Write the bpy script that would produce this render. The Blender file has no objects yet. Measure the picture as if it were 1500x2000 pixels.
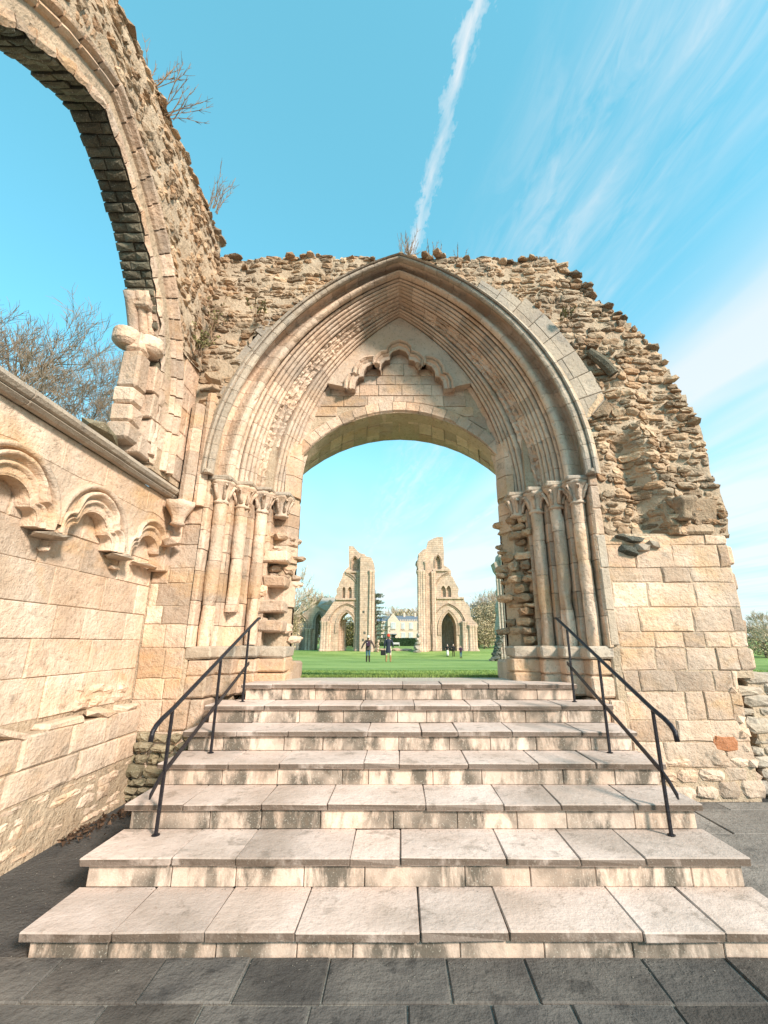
import bpy, bmesh, math, random
from mathutils import Vector, Matrix, noise
R = math.radians
rnd = random.Random(11)
U = rnd.uniform
S = bpy.context.scene
COL = S.collection

# ------------------------------------------------------------------ camera
EYE = 1.58
F_PX, PITCH, CX = 860.0, R(16.58), 780.0
cam_d = bpy.data.cameras.new('camera')
cam = bpy.data.objects.new('camera', cam_d); COL.objects.link(cam)
cam.location = (0, 0, EYE); cam.rotation_euler = (R(90) + PITCH, 0, 0)
cam_d.sensor_fit = 'VERTICAL'; cam_d.sensor_height = 36; cam_d.sensor_width = 36
cam_d.lens = F_PX / 2000 * 36
cam_d.shift_x = -(CX - 750) / 2000
cam_d.clip_start = 0.05; cam_d.clip_end = 6000
S.camera = cam

# ------------------------------------------------------------------ sky, sun, exposure
SUN_AZ, SUN_EL = R(138), R(30)          # azimuth clockwise from +Y (view axis)
to_sun = Vector((math.sin(SUN_AZ) * math.cos(SUN_EL), math.cos(SUN_AZ) * math.cos(SUN_EL), math.sin(SUN_EL)))
sd = bpy.data.lights.new('sun', 'SUN'); sd.energy = 3.0; sd.angle = R(9); sd.color = (1.0, 0.865, 0.745)
so = bpy.data.objects.new('sun', sd); COL.objects.link(so)
so.rotation_euler = to_sun.to_track_quat('Z', 'Y').to_euler(); so.location = (20, -20, 30)
S.view_settings.view_transform = 'Standard'; S.view_settings.look = 'None'
S.cycles.max_bounces = 4; S.cycles.diffuse_bounces = 3; S.cycles.glossy_bounces = 2; S.cycles.use_light_tree = False
S.view_settings.exposure = 1.14; S.view_settings.gamma = 1.0

W = bpy.data.worlds.new('World'); S.world = W; W.use_nodes = True
W.cycles.sampling_method = 'NONE'
wt = W.node_tree; wt.nodes.clear()

class NT:
    """small node-tree helper"""
    def __init__(s, tree): s.t = tree
    def n(s, kind, **kw):
        nd = s.t.nodes.new('ShaderNode' + kind)
        for k, v in kw.items(): setattr(nd, k, v)
        return nd
    def put(s, sock, v):
        if v is None: return
        if hasattr(v, 'is_output'): s.t.links.new(v, sock)
        elif isinstance(v, (tuple, list)) and len(v) == 3 and sock.type == 'RGBA': sock.default_value = (*v, 1)
        else: sock.default_value = v
    def math(s, op, a, b=None, c=None, clamp=False):
        nd = s.n('Math', operation=op, use_clamp=clamp)
        for i, v in enumerate((a, b, c)): s.put(nd.inputs[i], v)
        return nd.outputs[0]
    def mix(s, f, a, b, mode='MIX'):
        nd = s.n('Mix', data_type='RGBA', blend_type=mode)
        s.put(nd.inputs[0], f); s.put(nd.inputs[6], a); s.put(nd.inputs[7], b)
        return nd.outputs[2]
    def noise(s, vec, scale, detail=5, rough=0.55, dist=0.0):
        nd = s.n('TexNoise'); s.put(nd.inputs['Vector'], vec)
        nd.inputs['Scale'].default_value = scale; nd.inputs['Detail'].default_value = detail
        nd.inputs['Roughness'].default_value = rough; nd.inputs['Distortion'].default_value = dist
        return nd.outputs['Fac']
    def ramp(s, f, stops):
        nd = s.n('ValToRGB'); e = nd.color_ramp.elements
        while len(e) < len(stops): e.new(0.5)
        for i, (p, c) in enumerate(stops):
            e[i].position = p; e[i].color = (*c, 1) if isinstance(c, tuple) else (c, c, c, 1)
        s.put(nd.inputs[0], f); return nd.outputs[0]
    def mapr(s, f, a, b, c, d):
        nd = s.n('MapRange'); s.put(nd.inputs[0], f)
        for i, v in enumerate((a, b, c, d)): nd.inputs[i + 1].default_value = v
        return nd.outputs[0]
    def scalev(s, vec, x, y, z, rot=0):
        nd = s.n('Mapping'); s.put(nd.inputs[0], vec)
        nd.inputs['Scale'].default_value = (x, y, z); nd.inputs['Rotation'].default_value = (0, 0, rot)
        return nd.outputs[0]

w = NT(wt)
sky = w.n('TexSky', sky_type='NISHITA'); sky.sun_disc = False
sky.sun_elevation = SUN_EL; sky.sun_rotation = SUN_AZ
sky.altitude = 50; sky.air_density = 1.0; sky.dust_density = 0.6; sky.ozone_density = 1.5
tc = w.n('TexCoord'); sep = w.n('SeparateXYZ'); wt.links.new(tc.outputs['Generated'], sep.inputs[0])
zz = w.math('MAXIMUM', sep.outputs[2], 0.02)
px_ = w.math('DIVIDE', sep.outputs[0], zz); py_ = w.math('DIVIDE', sep.outputs[1], zz)
across = w.math('ADD', px_, w.math('MULTIPLY', py_, 0.19))       # clouds drawn on a flat high layer
along = w.math('SUBTRACT', py_, w.math('MULTIPLY', px_, 0.19))
cmb = w.n('CombineXYZ'); wt.links.new(across, cmb.inputs[0]); wt.links.new(along, cmb.inputs[1])
layer = cmb.outputs[0]
n_str = w.noise(w.scalev(layer, 2.6, 0.42, 1), 1.6, 4, 0.60, 0.6)
n_fine = w.noise(w.scalev(layer, 9, 2.2, 1), 2.0, 4, 0.65, 0.8)
# the jet trail
wob = w.math('MULTIPLY', w.math('SUBTRACT', w.noise(w.scalev(layer, 0, 9, 1), 1.5, 2, 0.6), 0.5), 0.030)
dist = w.math('ABSOLUTE', w.math('SUBTRACT', w.math('ADD', across, wob), 0.212))
rag = w.math('ADD', -0.016, w.math('MULTIPLY', w.noise(w.scalev(layer, 46, 24, 1), 1.0, 3, 0.75), 0.072))
rag = w.math('MAXIMUM', rag, 0.004)
trail = w.math('SUBTRACT', 1.0, w.math('DIVIDE', dist, rag), clamp=True)
trail = w.math('MULTIPLY', w.math('POWER', trail, 0.8), w.mapr(n_fine, 0.33, 0.62, 0.25, 1.0))
trail = w.math('MULTIPLY', trail, w.mapr(py_, 0.95, 1.6, 1.0, 0.0))
# cirrus streaks: more of them towards the right and low down
side = w.mapr(across, 0.24, 0.70, 0.0, 1.0)
cov = w.math('MULTIPLY', w.mapr(n_str, 0.47, 0.78, 0.0, 1.0), side)
cov = w.math('MULTIPLY', cov, w.mapr(n_fine, 0.25, 0.7, 0.25, 0.72))
band = w.math('SUBTRACT', 1.0, w.math('DIVIDE', w.math('ABSOLUTE', w.math('SUBTRACT', across, 0.61)), 0.085), clamp=True)
band = w.math('MULTIPLY', band, w.mapr(n_fine, 0.3, 0.75, 0.10, 0.62))
band2 = w.math('SUBTRACT', 1.0, w.math('DIVIDE', w.math('ABSOLUTE', w.math('SUBTRACT', across, 1.36)), 0.16), clamp=True)
band2 = w.math('MULTIPLY', band2, w.mapr(n_fine, 0.25, 0.7, 0.25, 0.95))
far = w.math('MULTIPLY', w.mapr(py_, 2.0, 6.0, 0.0, 0.75), w.mapr(w.noise(w.scalev(layer, 0.5, 0.16, 1), 1.3, 3, 0.6, 0.5), 0.44, 0.66, 0.0, 1.0))
soft = w.math('MULTIPLY', w.mapr(across, 0.92, 1.35, 0.0, 0.98), w.mapr(w.noise(w.scalev(layer, 1.1, 0.30, 1), 1.0, 4, 0.55, 0.3), 0.34, 0.54, 0.05, 1.0))
veil = w.math('MULTIPLY', w.math('MULTIPLY', w.mapr(across, 0.30, 0.50, 0.0, 1.0), w.mapr(across, 0.60, 0.85, 1.0, 0.2)), w.mapr(n_fine, 0.38, 0.72, 0.0, 0.42))
cov = w.math('MAXIMUM', cov, w.math('MAXIMUM', soft, veil))
cl = w.math('MAXIMUM', w.math('MAXIMUM', cov, trail), w.math('MAXIMUM', w.math('MAXIMUM', band, band2), far), clamp=True)
skyc = w.mix(1.0, sky.outputs[0], (0.62, 1.12, 1.00), 'MULTIPLY')
hz = w.mapr(sep.outputs[2], 0.0, 0.50, 0.80, 0.0)
skyc = w.mix(1.0, skyc, (0.30, 1.06, 1.14), 'ADD')
skyc = w.mix(hz, skyc, (2.9, 3.7, 3.95))
skyc = w.mix(w.math('MULTIPLY', cl, 0.80), skyc, (3.7, 3.75, 3.8))
bg = w.n('Background'); wt.links.new(skyc, bg.inputs[0]); bg.inputs[1].default_value = 0.12
wo = w.n('OutputWorld'); wt.links.new(bg.outputs[0], wo.inputs[0])

def at(u, v, D):
    """the point of the vertical plane y = D that a photograph pixel looks at"""
    up = 1000 - v
    yd = F_PX * math.cos(PITCH) - up * math.sin(PITCH)
    zd = F_PX * math.sin(PITCH) + up * math.cos(PITCH)
    k = D / yd
    return Vector(((u - CX) * k, D, EYE + zd * k))

# ------------------------------------------------------------------ materials
def new_mat(name):
    m = bpy.data.materials.new(name); m.use_nodes = True
    t = m.node_tree; t.nodes.clear(); h = NT(t)
    b = h.n('BsdfPrincipled'); o = h.n('OutputMaterial'); t.links.new(b.outputs[0], o.inputs[0])
    b.inputs['Roughness'].default_value = 0.9
    b.inputs['Specular IOR Level'].default_value = 0.25
    return m, h, b

def stone_mat(name, c1, c2, c3, grey=0.35, pits=0.5, bump=0.5, bscale=1.0, spread=0.5, streak=0.0, stain=(0.16, 0.12, 0.085), tex=None, ochre=0.0, nosing=0.0, fleck=0.3, sfreq=1.0):
    m, h, b = new_mat(name)
    g = h.n('NewGeometry'); pos = g.outputs['Position']
    at_ = h.n('Attribute', attribute_name='tint'); tint = at_.outputs['Fac']
    oi = h.n('ObjectInfo')
    nz = h.noise(pos, 2.6, 5, 0.62, 0.3)
    nz2 = h.noise(pos, 0.85, 4, 0.6, 0.5)
    nf = h.noise(pos, 26, 3, 0.7)
    nff = h.noise(pos, 95, 1, 0.6)
    col = h.mix(h.ramp(nz, [(0.34, 0.0), (0.66, 1.0)]), c1, c2)
    col = h.mix(h.math('MULTIPLY', h.ramp(nz2, [(0.44, 0.0), (0.64, 1.0)]), grey), col, c3)
    lich = h.math('MULTIPLY', h.ramp(h.noise(pos, 5.5, 5, 0.72, 0.4), [(0.56, 0.0), (0.66, 1.0)]), grey)
    col = h.mix(lich, col, (c3[0] * .72, c3[1] * .74, c3[2] * .74))
    # per-stone value and warmth
    t2 = h.math('ADD', h.math('MULTIPLY', tint, 0.8), h.math('MULTIPLY', oi.outputs['Random'], 0.2))
    val = h.mapr(t2, 0.0, 1.0, 1 - spread * .62, 1 + spread * .42)
    mm = h.n('MixRGB' if False else 'VectorMath', operation='SCALE')
    h.put(mm.inputs[0], col); h.put(mm.inputs['Scale'], val); col = mm.outputs[0]
    warm = h.math('FRACT', h.math('MULTIPLY', t2, 7.31))
    col = h.mix(h.math('MULTIPLY', h.math('POWER', warm, 3.0), 0.45 * spread), col, (c1[0] * 1.0, c1[1] * .74, c1[2] * .50))
    if streak:
        sv = h.scalev(pos, 5.5 * sfreq, 5.5 * sfreq, 1.9 * sfreq)
        st = h.math('MULTIPLY', h.ramp(h.noise(sv, 1.0, 5, 0.68, 0.3), [(0.41, 0.0), (0.54, 1.0)]), streak)
        st = h.math('MULTIPLY', st, h.ramp(h.noise(pos, 2.2, 3, 0.6), [(0.36, 0.25), (0.56, 1.0)]))
        col = h.mix(st, col, stain)
    if ochre:
        oc = h.math('MULTIPLY', h.ramp(h.noise(h.scalev(pos, 1, 1, 1.6), 1.25, 4, 0.6, 0.4), [(0.50, 0.0), (0.66, 1.0)]), ochre)
        col = h.mix(oc, col, (0.58, 0.34, 0.15))
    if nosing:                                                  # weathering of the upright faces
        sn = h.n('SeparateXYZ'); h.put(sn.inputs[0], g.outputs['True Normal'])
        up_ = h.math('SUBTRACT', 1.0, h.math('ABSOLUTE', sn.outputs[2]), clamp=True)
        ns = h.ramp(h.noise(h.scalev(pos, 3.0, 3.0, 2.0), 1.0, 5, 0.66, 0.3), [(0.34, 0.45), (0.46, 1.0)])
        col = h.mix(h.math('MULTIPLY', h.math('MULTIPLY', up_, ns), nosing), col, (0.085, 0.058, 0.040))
    # dark pits and pale flecks
    col = h.mix(h.math('MULTIPLY', h.ramp(nf, [(0.30, 1.0), (0.44, 0.0)]), pits), col, (c1[0] * .30, c1[1] * .25, c1[2] * .2))
    col = h.mix(h.math('MULTIPLY', h.ramp(nff, [(0.62, 0.0), (0.72, 1.0)]), fleck), col, (0.78, 0.72, 0.62))
    h.put(b.inputs['Base Color'], col)
    hgt = h.math('ADD', h.math('MULTIPLY', h.noise(pos, 9 * bscale, 3, 0.65), 1.0), h.math('MULTIPLY', nf, 0.55))
    hgt = h.math('ADD', hgt, h.math('MULTIPLY', nff, 0.16))
    if tex:
        bt = h.n('TexBrick'); bt.offset = 0.5
        sx = h.n('SeparateXYZ'); h.put(sx.inputs[0], pos); cb = h.n('CombineXYZ')
        h.put(cb.inputs[0], h.math('ADD', sx.outputs[0], h.math('MULTIPLY', sx.outputs[1], 0.83))); h.put(cb.inputs[1], sx.outputs[2])
        h.put(bt.inputs['Vector'], cb.outputs[0]); bt.inputs['Scale'].default_value = 1.0
        bt.inputs['Brick Width'].default_value = tex[0]; bt.inputs['Row Height'].default_value = tex[1]; bt.inputs['Mortar Size'].default_value = tex[2]
        bt.inputs['Color1'].default_value = (1, 1, 1, 1); bt.inputs['Color2'].default_value = (.84, .82, .80, 1); bt.inputs['Mortar'].default_value = (.66, .62, .58, 1)
        col2 = h.mix(0.75, col, bt.outputs[0], 'MULTIPLY'); h.put(b.inputs['Base Color'], col2)
        hgt = h.math('ADD', hgt, h.math('MULTIPLY', bt.outputs['Fac'], -0.8))
    bp = h.n('Bump'); bp.inputs['Strength'].default_value = bump; bp.inputs['Distance'].default_value = 0.03
    h.put(bp.inputs['Height'], hgt); h.put(b.inputs['Normal'], bp.outputs[0])
    return m

def plain_mat(name, c, rough=0.8, c2=None, scale=8, metal=0.0, bump=0.0, bscale=30, tint=0.0):
    m, h, b = new_mat(name)
    b.inputs['Roughness'].default_value = rough; b.inputs['Metallic'].default_value = metal
    g = h.n('NewGeometry'); pos = g.outputs['Position']
    col = h.mix(h.ramp(h.noise(pos, scale, 6, 0.6), [(0.35, 0.0), (0.65, 1.0)]), c, c2 or tuple(x * .75 for x in c))
    if tint:
        a = h.n('Attribute', attribute_name='tint')
        mm = h.n('VectorMath', operation='SCALE'); h.put(mm.inputs[0], col)
        h.put(mm.inputs['Scale'], h.mapr(a.outputs['Fac'], 0, 1, 1 - tint, 1 + tint)); col = mm.outputs[0]
    h.put(b.inputs['Base Color'], col)
    if bump:
        bp = h.n('Bump'); bp.inputs['Strength'].default_value = bump; bp.inputs['Distance'].default_value = 0.02
        h.put(bp.inputs['Height'], h.noise(pos, bscale, 5, 0.6)); h.put(b.inputs['Normal'], bp.outputs[0])
    return m

M = {}
M['ashlar'] = stone_mat('ashlar_stone', (0.64, 0.445, 0.315), (0.72, 0.55, 0.425), (0.40, 0.315, 0.255), grey=0.62, pits=0.45, bump=0.85, spread=0.70, ochre=0.45, streak=0.32, stain=(0.30, 0.24, 0.18), sfreq=0.6)
M['arcade'] = stone_mat('arcade_stone', (0.70, 0.50, 0.355), (0.79, 0.63, 0.50), (0.45, 0.355, 0.275), grey=0.55, pits=0.42, bump=0.75, spread=0.50, ochre=0.55, streak=0.25, stain=(0.34, 0.25, 0.17), sfreq=0.5)
M['mould'] = stone_mat('moulded_stone', (0.62, 0.455, 0.335), (0.69, 0.54, 0.42), (0.41, 0.34, 0.285), grey=0.58, pits=0.42, bump=0.7, spread=0.36, ochre=0.2)
M['hood'] = stone_mat('hood_stone', (0.42, 0.34, 0.26), (0.52, 0.43, 0.335), (0.29, 0.26, 0.235), grey=0.6, pits=0.45, bump=0.6, spread=0.34)
M['rubble'] = stone_mat('rubble_stone', (0.42, 0.275, 0.165), (0.57, 0.42, 0.28), (0.31, 0.255, 0.20), grey=0.55, pits=0.55, bump=1.0, spread=1.0)
M['mortar'] = stone_mat('old_mortar', (0.46, 0.335, 0.225), (0.56, 0.435, 0.31), (0.34, 0.275, 0.21), grey=0.4, pits=0.6, bump=1.0, spread=0.3)
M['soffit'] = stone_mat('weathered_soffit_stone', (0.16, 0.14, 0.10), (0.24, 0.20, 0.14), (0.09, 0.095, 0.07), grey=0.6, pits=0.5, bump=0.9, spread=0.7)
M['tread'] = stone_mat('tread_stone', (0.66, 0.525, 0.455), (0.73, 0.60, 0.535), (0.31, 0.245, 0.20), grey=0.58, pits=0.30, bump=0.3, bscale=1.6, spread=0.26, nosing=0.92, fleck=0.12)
M['riser'] = stone_mat('riser_stone', (0.64, 0.485, 0.385), (0.70, 0.56, 0.47), (0.40, 0.31, 0.245), grey=0.35, pits=0.25, bump=0.2, spread=0.34, streak=0.95, stain=(0.115, 0.098, 0.078))
M['paving'] = stone_mat('paving_stone', (0.085, 0.076, 0.070), (0.165, 0.147, 0.130), (0.050, 0.046, 0.044), grey=0.7, pits=0.3, bump=0.5, bscale=2.0, spread=0.55, fleck=0.035)
M['paving_light'] = stone_mat('paving_light_stone', (0.20, 0.175, 0.155), (0.29, 0.255, 0.225), (0.12, 0.11, 0.10), grey=0.6, pits=0.3, bump=0.5, bscale=2.0, spread=0.5, fleck=0.05)
M['asphalt'] = stone_mat('asphalt', (0.072, 0.068, 0.066), (0.115, 0.106, 0.098), (0.05, 0.048, 0.047), grey=0.5, pits=0.4, bump=0.7, bscale=4.0, spread=0.1, fleck=0.03)
M['joint'] = stone_mat('paving_joint', (0.17, 0.155, 0.135), (0.24, 0.215, 0.18), (0.12, 0.11, 0.10), grey=0.4, pits=0.4, bump=0.6, spread=0.1)
M['gravel'] = stone_mat('pale_gravel', (0.50, 0.44, 0.36), (0.60, 0.53, 0.44), (0.38, 0.34, 0.28), grey=0.4, pits=0.4, bump=0.6, bscale=4, spread=0.1)
M['far'] = stone_mat('ruin_stone', (0.68, 0.46, 0.33), (0.75, 0.55, 0.42), (0.46, 0.36, 0.29), grey=0.6, pits=0.3, bump=0.8, bscale=0.25, spread=0.35, streak=0.5, stain=(0.30, 0.235, 0.18), sfreq=0.25, tex=(0.75, 0.36, 0.02))
M['far_grey'] = stone_mat('grey_ruin_stone', (0.46, 0.38, 0.31), (0.54, 0.46, 0.38), (0.31, 0.28, 0.245), grey=0.6, pits=0.4, bump=0.6, bscale=0.3, spread=0.3, tex=(0.7, 0.34, 0.02))
M['dark_rock'] = stone_mat('dark_rock', (0.11, 0.11, 0.09), (0.18, 0.17, 0.14), (0.07, 0.08, 0.06), grey=0.6, pits=0.5, bump=0.9, spread=0.6)  # dark stones; also colours the blocks that imitate shaded putlog holes
M['house'] = stone_mat('house_stone', (0.62, 0.48, 0.37), (0.68, 0.55, 0.44), (0.50, 0.43, 0.36), grey=0.3, pits=0.2, bump=0.3, spread=0.2)
M['redstone'] = stone_mat('red_stone', (0.42, 0.17, 0.08), (0.50, 0.22, 0.11), (0.36, 0.2, 0.13), grey=0.3, pits=0.4, bump=0.7, spread=0.3)
M['moss'] = stone_mat('mossy_stone', (0.24, 0.195, 0.125), (0.36, 0.29, 0.195), (0.13, 0.13, 0.07), grey=0.6, pits=0.5, bump=0.8, spread=0.5)
M['slate'] = plain_mat('slate', (0.13, 0.15, 0.18), 0.6, (0.18, 0.20, 0.23), 2)
M['metal'] = plain_mat('black_iron_paint', (0.018, 0.017, 0.022), 0.38, (0.035, 0.032, 0.036), 30, 0.3, 0.25, 70)
M['glass'] = plain_mat('window_glass', (0.55, 0.56, 0.55), 0.15, (0.40, 0.43, 0.45), 1)
M['darkglass'] = plain_mat('dark_glass', (0.05, 0.05, 0.06), 0.2)
M['white'] = plain_mat('white_paint', (0.75, 0.73, 0.68), 0.6)
M['bark'] = plain_mat('bark', (0.13, 0.10, 0.075), 0.9, (0.20, 0.155, 0.115), 3, tint=0.3)
M['twig'] = plain_mat('bare_twigs', (0.20, 0.145, 0.10), 0.9, (0.28, 0.21, 0.15), 2, tint=0.35)
M['farwood'] = plain_mat('winter_twigs', (0.42, 0.32, 0.23), 0.95, (0.50, 0.40, 0.30), 0.4, tint=0.4)
M['brush'] = plain_mat('winter_brush', (0.36, 0.28, 0.17), 0.95, (0.44, 0.35, 0.22), 0.4, tint=0.45)
M['cedar'] = plain_mat('cedar_needles', (0.12, 0.15, 0.09), 0.9, (0.18, 0.20, 0.125), 0.8, tint=0.4)
M['hedge'] = plain_mat('hedge_leaves', (0.022, 0.050, 0.020), 0.85, (0.04, 0.075, 0.03), 1.5, tint=0.4)
M['weed'] = plain_mat('dry_weed', (0.22, 0.14, 0.09), 0.9, (0.30, 0.20, 0.12), 12, tint=0.3)
M['weedleaf'] = plain_mat('weed_leaf', (0.15, 0.16, 0.06), 0.85, (0.26, 0.22, 0.10), 12, tint=0.4)
M['leaf_litter'] = plain_mat('dead_leaves', (0.07, 0.04, 0.025), 0.9, (0.13, 0.075, 0.045), 20, tint=0.5)
M['skin'] = plain_mat('skin', (0.62, 0.40, 0.30), 0.6)
M['coat_brown'] = plain_mat('brown_coat', (0.075, 0.055, 0.050), 0.9, (0.10, 0.075, 0.065), 14)
M['coat_navy'] = plain_mat('navy_coat', (0.020, 0.024, 0.042), 0.6, (0.035, 0.04, 0.06), 14)
M['jeans'] = plain_mat('blue_jeans', (0.055, 0.13, 0.18), 0.9)
M['boots_dark'] = plain_mat('dark_boots', (0.035, 0.024, 0.016), 0.6)
M['boots_tan'] = plain_mat('tan_boots', (0.36, 0.20, 0.09), 0.7)
M['hat_red'] = plain_mat('red_wool', (0.80, 0.075, 0.04), 0.9)
M['hat_cream'] = plain_mat('cream_wool', (0.70, 0.62, 0.50), 0.9)
M['tights'] = plain_mat('pale_tights', (0.62, 0.50, 0.40), 0.8)
M['purple'] = plain_mat('purple_cloth', (0.055, 0.025, 0.05), 0.85)
M['black_cloth'] = plain_mat('black_cloth', (0.02, 0.02, 0.022), 0.85)
M['hair'] = plain_mat('brown_hair', (0.10, 0.06, 0.035), 0.7)
M['greyhair'] = plain_mat('grey_hair', (0.55, 0.52, 0.48), 0.7)
def grass_mat():
    m, h, b = new_mat('grass')
    g = h.n('NewGeometry'); pos = g.outputs['Position']
    a = h.noise(h.scalev(pos, 0.16, 0.45, 1), 1.0, 5, 0.62, 0.3); c = h.noise(pos, 3.0, 5, 0.75)
    col = h.mix(h.ramp(a, [(0.40, 0.0), (0.58, 1.0)]), (0.135, 0.225, 0.040), (0.27, 0.36, 0.095))
    col = h.mix(h.math('MULTIPLY', h.ramp(c, [(0.40, 0.0), (0.70, 1.0)]), 0.5), col, (0.33, 0.40, 0.15))
    t = h.n('Attribute', attribute_name='tint')
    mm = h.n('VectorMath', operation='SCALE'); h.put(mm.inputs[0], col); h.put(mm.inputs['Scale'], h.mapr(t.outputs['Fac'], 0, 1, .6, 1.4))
    h.put(b.inputs['Base Color'], mm.outputs[0])
    bp = h.n('Bump'); bp.inputs['Strength'].default_value = 0.8; bp.inputs['Distance'].default_value = 0.05
    h.put(bp.inputs['Height'], h.noise(h.scalev(pos, 1, 1, 1), 22, 6, 0.75)); h.put(b.inputs['Normal'], bp.outputs[0])
    return m
M['grass'] = grass_mat()

# ------------------------------------------------------------------ mesh helpers
ORIGIN = {}          # world origin of each possible parent
class MB:
    def __init__(s): s.v = []; s.f = []; s.t = []
    def add(s, verts, faces, tint=0.5):
        o = len(s.v); s.v += [tuple(p) for p in verts]
        s.t += (list(tint) if isinstance(tint, (list, tuple)) else [tint] * len(verts))
        s.f += [tuple(i + o for i in f) for f in faces]
    def merge(s, other): s.add(other.v, other.f, other.t)
    def grid(s, rows, tint=0.5, closed=False):
        n = len(rows[0]); vs = [p for r in rows for p in r]; fs = []
        for i in range(len(rows) - 1):
            for j in range(n if closed else n - 1):
                k = (j + 1) % n
                fs.append((i * n + j, i * n + k, (i + 1) * n + k, (i + 1) * n + j))
        s.add(vs, fs, tint)
    def box(s, x0, x1, y0, y1, z0, z1, b=0.008, tint=0.5, jit=0.0):
        """chamfered box"""
        c = ((x0 + x1) / 2, (y0 + y1) / 2, (z0 + z1) / 2); h = ((x1 - x0) / 2, (y1 - y0) / 2, (z1 - z0) / 2)
        b = min(b, min(h) * .6)
        vs = []; idx = {}
        for sx in (-1, 1):
            for sy in (-1, 1):
                for sz in (-1, 1):
                    sg = (sx, sy, sz); j = [U(-jit, jit) for _ in range(3)]
                    for a in range(3):
                        p = [c[k] + sg[k] * (h[k] - (0 if k == a else b)) + j[k] for k in range(3)]
                        idx[sg, a] = len(vs); vs.append(p)
        fs = []
        for a in range(3):
            o1, o2 = (a + 1) % 3, (a + 2) % 3
            for sg in (-1, 1):
                q = []
                for (p, r) in ((-1, -1), (1, -1), (1, 1), (-1, 1)):
                    k = [0, 0, 0]; k[a] = sg; k[o1] = p; k[o2] = r; q.append(idx[tuple(k), a])
                fs.append(q if sg > 0 else q[::-1])
            for p in (-1, 1):               # edge chamfers along axis a
                for r in (-1, 1):
                    k0 = [0] * 3; k0[a] = -1; k0[o1] = p; k0[o2] = r
                    k1 = list(k0); k1[a] = 1
                    fs.append((idx[tuple(k0), o1], idx[tuple(k1), o1], idx[tuple(k1), o2], idx[tuple(k0), o2]))
        for sx in (-1, 1):
            for sy in (-1, 1):
                for sz in (-1, 1): fs.append(tuple(idx[(sx, sy, sz), a] for a in range(3)))
        s.add(vs, fs, tint)
    def tube(s, pts, rad, n=6, tint=0.5, cap=True, squash=None):
        pts = [Vector(p) for p in pts]
        if not isinstance(rad, (list, tuple)): rad = [rad] * len(pts)
        rows = []
        up = Vector((0, 0, 1))
        for i, p in enumerate(pts):
            d = (pts[min(i + 1, len(pts) - 1)] - pts[max(i - 1, 0)])
            if d.length < 1e-9: d = Vector((0, 0, 1))
            d.normalize()
            a = d.cross(up)
            if a.length < 1e-3: a = d.cross(Vector((0, 1, 0)))
            a.normalize(); b = a.cross(d)
            rows.append([p + (a * math.cos(2 * math.pi * k / n) + b * math.sin(2 * math.pi * k / n)) * rad[i] for k in range(n)])
        s.grid(rows, tint, True)
        if cap:
            o = len(s.v) - len(rows) * n
            s.f.append(tuple(o + k for k in range(n))[::-1]); s.f.append(tuple(o + (len(rows) - 1) * n + k for k in range(n)))
    def lathe(s, c, prof, n=12, tint=0.5, mod=None, cap=True):
        """prof: list of (radius, z) around the vertical axis through c"""
        rows = []
        for i, (r, z) in enumerate(prof):
            rows.append([(c[0] + r * (mod(k / n * 2 * math.pi, i / (len(prof) - 1)) if mod else 1) * math.cos(2 * math.pi * k / n),
                          c[1] + r * (mod(k / n * 2 * math.pi, i / (len(prof) - 1)) if mod else 1) * math.sin(2 * math.pi * k / n), c[2] + z) for k in range(n)])
        s.grid(rows, tint, True)
        if cap:
            o = len(s.v) - len(rows) * n
            s.f.append(tuple(o + k for k in range(n))[::-1]); s.f.append(tuple(o + (len(rows) - 1) * n + k for k in range(n)))
    def mesh(s, name, smooth=False):
        me = bpy.data.meshes.new(name); me.from_pydata(s.v, [], s.f)
        a = me.attributes.new('tint', 'FLOAT', 'POINT'); a.data.foreach_set('value', s.t)
        if smooth: me.polygons.foreach_set('use_smooth', [True] * len(me.polygons))
        me.update(); return me
    def build(s, name, mat, parent=None, smooth=False, local=False):
        return link(name, s.mesh(name, smooth), mat, parent, local)

def link(name, me, mat, parent=None, local=False):
    o = bpy.data.objects.new(name, me); COL.objects.link(o)
    if mat and not me.materials: me.materials.append(M[mat])
    if parent:
        o.parent = parent
        if not local: o.matrix_parent_inverse = Matrix.Translation(-ORIGIN.get(parent, Vector()))
    return o

def tag(o, label, cat, group=None, kind=None):
    if label: o['label'] = label
    if cat: o['category'] = cat
    if group: o['group'] = group
    if kind: o['kind'] = kind
    return o
def thing(name, label, cat, loc=(0, 0, 0), group=None, rz=0.0):
    o = bpy.data.objects.new(name, None); COL.objects.link(o); o.location = loc; o.rotation_euler.z = rz
    o.empty_display_size = 0.2; ORIGIN[o] = Vector(loc); return tag(o, label, cat, group)
def struct(name, mb, mat): return tag(mb.build(name, mat), None, None, None, 'structure')

def plate(outlines, to_world, d0, d1, ny=1):
    """flat shape with holes given by 2-D outlines, extruded from depth d0 to d1; to_world(u, v, n)"""
    cu = bpy.data.curves.new('tmp', 'CURVE'); cu.dimensions = '2D'; cu.fill_mode = 'BOTH'; cu.extrude = 0.5
    for ol in outlines:
        sp = cu.splines.new('POLY'); sp.points.add(len(ol) - 1); sp.use_cyclic_u = True
        for p, q in zip(sp.points, ol): p.co = (q[0], q[1], 0, 1)
    ob = bpy.data.objects.new('tmp', cu); COL.objects.link(ob)
    dg = bpy.context.evaluated_depsgraph_get()
    me = bpy.data.meshes.new_from_object(ob.evaluated_get(dg))
    mb = MB()
    mb.add([to_world(v.co.x, v.co.y, d0 + (d1 - d0) * (v.co.z + 0.5)) for v in me.vertices], [tuple(p.vertices) for p in me.polygons])
    bpy.data.objects.remove(ob); bpy.data.curves.remove(cu); bpy.data.meshes.remove(me)
    return mb

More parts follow.
